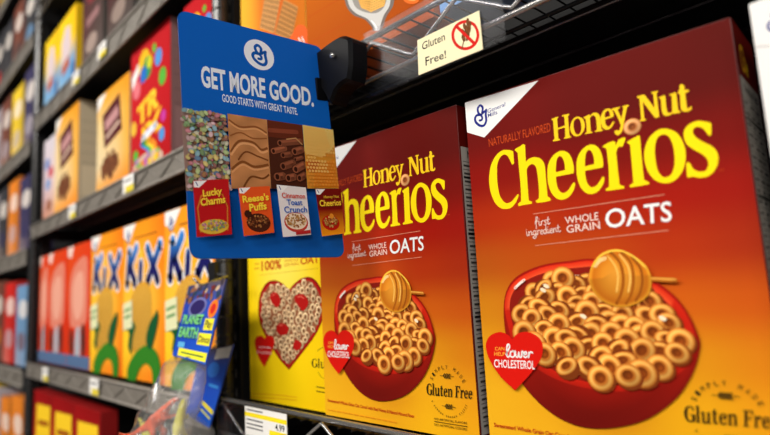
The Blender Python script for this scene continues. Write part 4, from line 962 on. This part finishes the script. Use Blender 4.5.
a = Art(f); a.P('450,130 470,100 500,108 512,150 510,190 440,160', c(230, 96, 40), o5); a.pline('470,150 480,165', .002, WHITE, o5); a.pline('484,148 494,168', .002, WHITE, o5); a.build('badge_picture', 'small orange printed badge')
blu = mat('pale_blue_card', C(120, 150, 190), .45, 0, .1, 30)
for k, (x, w, col, cn) in enumerate([(-.325, .19, c(110, 150, 200), 'pale blue'), (-.128, .19, c(96, 136, 196), 'mid blue'), (.07, .19, c(200, 210, 220), 'bluish white')]):
    t, f, s = onshelf(f'{cn} cereal box on the upper shelf behind the clear strip', x, .398, w, .30, .06, blu)
    a = Art(f); a.grid([[col, mulc(col, .8)], [mulc(col, 1.1), col]], .0006, .0006, w-.0006, .2994, 3, 3); a.disc(w*.4, .22, .05, .04, c(206, 214, 226), n=18); a.build('front_panel')

# ================================================================== hanging toy packs
def bagmat():
    if 'milky_clear_bag' in MATS: return MATS['milky_clear_bag']
    m = clearmat('milky_clear_bag', (.98, .98, .98), .04, .12, .45); nt = m.node_tree
    out = [n for n in nt.nodes if n.type == 'OUTPUT_MATERIAL'][0]; mx = [n for n in nt.nodes if n.type == 'MIX_SHADER'][0]
    d = nt.nodes.new('ShaderNodeBsdfDiffuse'); d.inputs['Color'].default_value = (.75, .73, .68, 1); m2 = nt.nodes.new('ShaderNodeMixShader'); m2.inputs[0].default_value = .07
    nt.links.new(mx.outputs[0], m2.inputs[1]); nt.links.new(d.outputs[0], m2.inputs[2]); nt.links.new(m2.outputs[0], out.inputs[0]); return m
def pack(name, label, q, Y, tilt, bagpts, seed, back=False):
    """q: header card quad in photo pixels, at depth Y; card leans outward at its foot"""
    ys = [Y, Y, Y-tilt, Y-tilt]
    P4 = [atY(*p, y) for p, y in zip(q, ys)]
    o = P4[0]; U = (P4[1]-P4[0]).normalized(); V = (P4[3]-P4[0]); V = (V-U*V.dot(U)).normalized(); Yl = (-V).cross(U)
    Mx = Matrix.Identity(4)
    for i in range(3): Mx[i][0] = U[i]; Mx[i][1] = Yl[i]; Mx[i][2] = -V[i]; Mx[i][3] = o[i]
    t = thing(name, label, 'toy pack', mw=Mx, group='toy packs with blue header cards')
    pl = Plane(t, Matrix.Identity(4), .1, .1); pl.W = Mx; pl.Wi = Mx.inverted(); pl.z = .0004
    uv = [pl.px(*p) for p in q]
    bm = bmesh.new(); prism(bm, [(u, -v) for u, v in uv], 0, .0016); obj('header_card', bm, mat('header_blue_card', C(30, 60, 150), .4, 0, .05, 30), t)
    g = maploc(uv); a = Art(pl)
    a.add([g(x, y) for y in (0, .3, .7, 1) for x in (0, 1)], [(0, 1, 3, 2), (2, 3, 5, 4), (4, 5, 7, 6)], [c(60, 60, 90), c(96, 80, 70), c(30, 60, 160), c(40, 80, 180), c(20, 60, 170), c(30, 80, 190), c(20, 70, 180), c(24, 90, 200)])
    if not back:
        qq = lambda x0, y0, x1, y1: [g(x0, y0), g(x1, y0), g(x1, y1), g(x0, y1)]
        q_ = random.Random(seed)
        for k in range(34): u, v = g(q_.uniform(.03, .97), q_.uniform(.02, .24)); a.disc(u, v, .006, .0035, q_.choice([c(60, 50, 60), c(140, 90, 60), c(200, 170, 140), c(110, 40, 40), c(40, 60, 90)]), n=7, ang=q_.uniform(0, 3))
        a.disc(*g(.42, .33), .026, .013, c(110, 110, 170), n=20); a.disc(*g(.42, .33), .021, .010, c(40, 30, 90), n=20); a.disc(*g(.86, .36), .012, .012, c(230, 120, 30), n=14); a.disc(*g(.86, .36), .007, .007, c(200, 40, 30), n=12)
        for tx, r_ in (('PLANET', (.08, .43, .66, .55)), ('EARTH', (.05, .60, .60, .73))):
            a.T(tx, qq(*r_), c(16, 40, 30), .09, px=False); a.T(tx, qq(*r_), c(120, 206, 130), .03, px=False)
        a.quad(qq(.72, .48, .96, .62), c(236, 224, 50)); a.T('Play', qq(.75, .50, .93, .59), c(30, 30, 40), .02, px=False)
        a.quad(qq(.64, .66, .98, .80), c(236, 224, 50)); a.T('Dinos', qq(.66, .69, .96, .77), c(30, 30, 40), .02, px=False)
        a.quad(qq(.10, .80, .30, .87), c(90, 170, 220))
        a.quad(qq(.16, .88, .98, .98), c(238, 230, 50)); a.line([g(.25, .93), g(.9, .93)], .002, c(60, 110, 60), caps=False)
    else:
        a.quad([g(.55, .02), g(.98, .02), g(.98, .16), g(.55, .16)], c(206, 200, 190)); a.disc(*g(.6, .3), .018, .010, c(50, 110, 200), n=14)
        a.line([g(.55, .75), g(.95, .82)], .006, c(226, 210, 50)); a.line([g(.55, .84), g(.92, .9)], .003, c(200, 200, 90)); a.line([g(.6, .5), g(.9, .52)], .004, c(60, 140, 220))
    a.build('printed_face')
    # hang hole tab
    obj('staple', bmbox(*(lambda p: (p[0]-.006, p[0]+.006, -.0012, -.0006, -p[1]-.0006, -p[1]+.0006))(g(.5, .97))), CHROME, t)
    # bag: pillow below the card
    bp = [pl.px(*p) for p in cr_smooth(parse(bagpts), True, 4)]
    cx_ = sum(p[0] for p in bp)/len(bp); cy_ = sum(p[1] for p in bp)/len(bp)
    bm = bmesh.new(); n = len(bp); q_ = random.Random(seed)
    edge = [bm.verts.new((p[0], .001, -p[1])) for p in bp]
    for sgn, dep in ((-1, .018), (1, .012)):
        prev = edge
        for fr, dd in ((.86, .55), (.6, .9), (.3, 1.0)):
            ring = [bm.verts.new((cx_+(p[0]-cx_)*fr, .001+sgn*dep*dd*(1+.25*q_.uniform(-1, 1)), -(cy_+(p[1]-cy_)*fr))) for p in bp]
            for i in range(n): bm.faces.new((prev[i], prev[(i+1) % n], ring[(i+1) % n], ring[i]))
            prev = ring
        bm.faces.new(prev)
    obj('plastic_bag', bm, bagmat(), t, True)
    # peg hook that carries it
    return t, pl, (Mx, g)
card1 = [(188.8, 286), (226, 279), (206, 364.5), (172.7, 355.5)]
card2 = [(200, 352), (233.5, 344), (209.5, 428), (186, 414)]
pk, pkl, _ = pack('toy_pack', 'blue card toy pack with clear bag of plastic dinosaurs', card1, .345, .03, '173,356! 206,364! 204,385 198,408 190,430 184,480 150,500 120,480 128,445 142,415 155,392 165,372', 2)
pack('toy_pack', 'darker blue toy pack hanging behind the dinosaur pack', card2, .372, .012, '188,412 211,426 208,450 200,480 176,485 180,440', 5, back=True)
pe = thing('peg_hook', 'wire peg hook on the post holding the toy packs', 'hook', (PX-.012, .378, .0))
pe.location = (0, 0, 0)
hk = atY(208, 281, .345); bm = bmesh.new()
tube(bm, [(PX-.004, .377, hk.z+.012), (hk.x, .372, hk.z+.006), (hk.x, .335, hk.z-.006), (hk.x, .325, hk.z+.004)], .0018, 8); obj('wire_arm', bm, CHROME, pe, True)
obj('bracket', bmbox(PX-.014, PX+.006, .372, .3775, hk.z-.004, hk.z+.028), BLACKM, pe)
# second small hook for the pack behind
hk2 = atY(216, 349, .372); bm = bmesh.new(); tube(bm, [(PX-.004, .3775, hk2.z+.010), (hk2.x, .374, hk2.z+.005), (hk2.x, .362, hk2.z-.002)], .0016, 8)
p2 = thing('peg_hook', 'lower wire peg hook holding the darker toy pack', 'hook'); obj('wire_arm', bm, CHROME, p2, True)

# dinosaurs (skin modifier bodies)
def dino(name, label, P0, s, yawd, m, flip=1, lean=0, bank=0):
    t = thing(name, label, 'toy dinosaur', P0, 0)
    V = {'hip': (0, 0, .47, .10), 'bel': (.14, 0, .52, .13), 'che': (.28, 0, .62, .11), 'nk': (.37, 0, .76, .085), 'hd': (.44, 0, .90, .100), 'sn': (.60, 0, .87, .068), 'sn2': (.68, 0, .84, .032),
         'jaw': (.56, 0, .77, .028), 't1': (-.2, 0, .38, .08), 't2': (-.42, 0, .30, .05), 't3': (-.66, .04, .28, .028), 't4': (-.88, .10, .34, .01)}
    E = [('hip', 'bel'), ('bel', 'che'), ('che', 'nk'), ('nk', 'hd'), ('hd', 'sn'), ('sn', 'sn2'), ('hd', 'jaw'), ('hip', 't1'), ('t1', 't2'), ('t2', 't3'), ('t3', 't4')]
    for sd in (-1, 1):
        k = str(sd); V.update({'kn'+k: (.16+.05*sd, .13*sd, .24, .06), 'an'+k: (-.02+.05*sd, .12*sd, .12, .035), 'ft'+k: (.06+.05*sd, .12*sd, .02, .03), 'to'+k: (.16+.05*sd, .13*sd, .015, .018),
                               'el'+k: (.38, .12*sd, .52, .028), 'ha'+k: (.48, .11*sd, .55, .02), 'cl'+k: (.53, .10*sd, .52, .012)})
        E += [('hip', 'kn'+k), ('kn'+k, 'an'+k), ('an'+k, 'ft'+k), ('ft'+k, 'to'+k), ('che', 'el'+k), ('el'+k, 'ha'+k), ('ha'+k, 'cl'+k)]
    ks = list(V); me = bpy.data.meshes.new('body'); me.from_pydata([[V[k][i]*s for i in range(3)] for k in ks], [(ks.index(p), ks.index(q)) for p, q in E], [])
    o = link('body', me, t, [m]); md = o.modifiers.new('skin', 'SKIN'); me.skin_vertices.new() if not me.skin_vertices else None
    for i, k in enumerate(ks): me.skin_vertices[0].data[i].radius = (V[k][3]*s, V[k][3]*s)
    me.skin_vertices[0].data[0].use_root = True
    o.modifiers.new('sub', 'SUBSURF').levels = 2; o.modifiers['sub'].render_levels = 2; md.use_smooth_shade = True
    for sd in (-1, 1):
        bm = bmesh.new(); bmesh.ops.create_uvsphere(bm, u_segments=8, v_segments=6, radius=.016*s, matrix=Matrix.Translation((.50*s, .083*s*sd, .93*s))); obj('eye', bm, mat('black_eye', (.01, .01, .01), .2), t, True)
    t.rotation_euler = (bank, lean, yawd)
    return t
ORD = mat('orange_rubber', C(232, 88, 44), .4, 0, .1, 200); LIM = mat('lime_rubber', C(206, 200, 60), .4, 0, .1, 200)
d0 = atY(154, 446, .318); dino('toy_dinosaur', 'orange plastic dinosaur in the clear bag', d0, .066, .6, ORD, lean=-.12)
d1 = atY(180, 446, .316); dino('toy_dinosaur', 'yellow green plastic dinosaur behind the orange one', d1, .052, 2.4, LIM, lean=-.35)
d2 = atY(147, 448, .334); dino('toy_dinosaur', 'pale yellow plastic dinosaur at the left side of the bag', d2, .042, 3.4, LIM, lean=-.2)

# ================================================================== light
def area(name, loc, size, sy, en, col=(1, .95, .88), rot=(0, 0, 0)):
    l = bpy.data.lights.new(name, 'AREA'); l.shape = 'RECTANGLE'; l.size = size; l.size_y = sy; l.energy = en; l.color = col
    o = bpy.data.objects.new(name, l); COL.objects.link(o); o.location = loc; o.rotation_euler = rot
for x, en in ((-3.4, 36), (-1.6, 52), (.2, 70)):
    area('ceiling_lamp', (x, -2.1, 1.8), 1.5, .6, en, rot=(math.radians(50), 0, 0))
area('side_fill', (1.5, -1.4, .9), .9, .9, 22, rot=(math.radians(70), 0, math.radians(42)))  # added fill light from the right, brightens the carton side panels
w = bpy.data.worlds.new('world'); sc.world = w; w.use_nodes = True; w.node_tree.nodes['Background'].inputs[0].default_value = (.9, .92, 1, 1); w.node_tree.nodes['Background'].inputs[1].default_value = .06
sc.view_settings.view_transform = 'Standard'; sc.view_settings.look = 'None'; sc.view_settings.exposure = 0; sc.view_settings.gamma = 1; sc.view_settings.use_curve_mapping = False
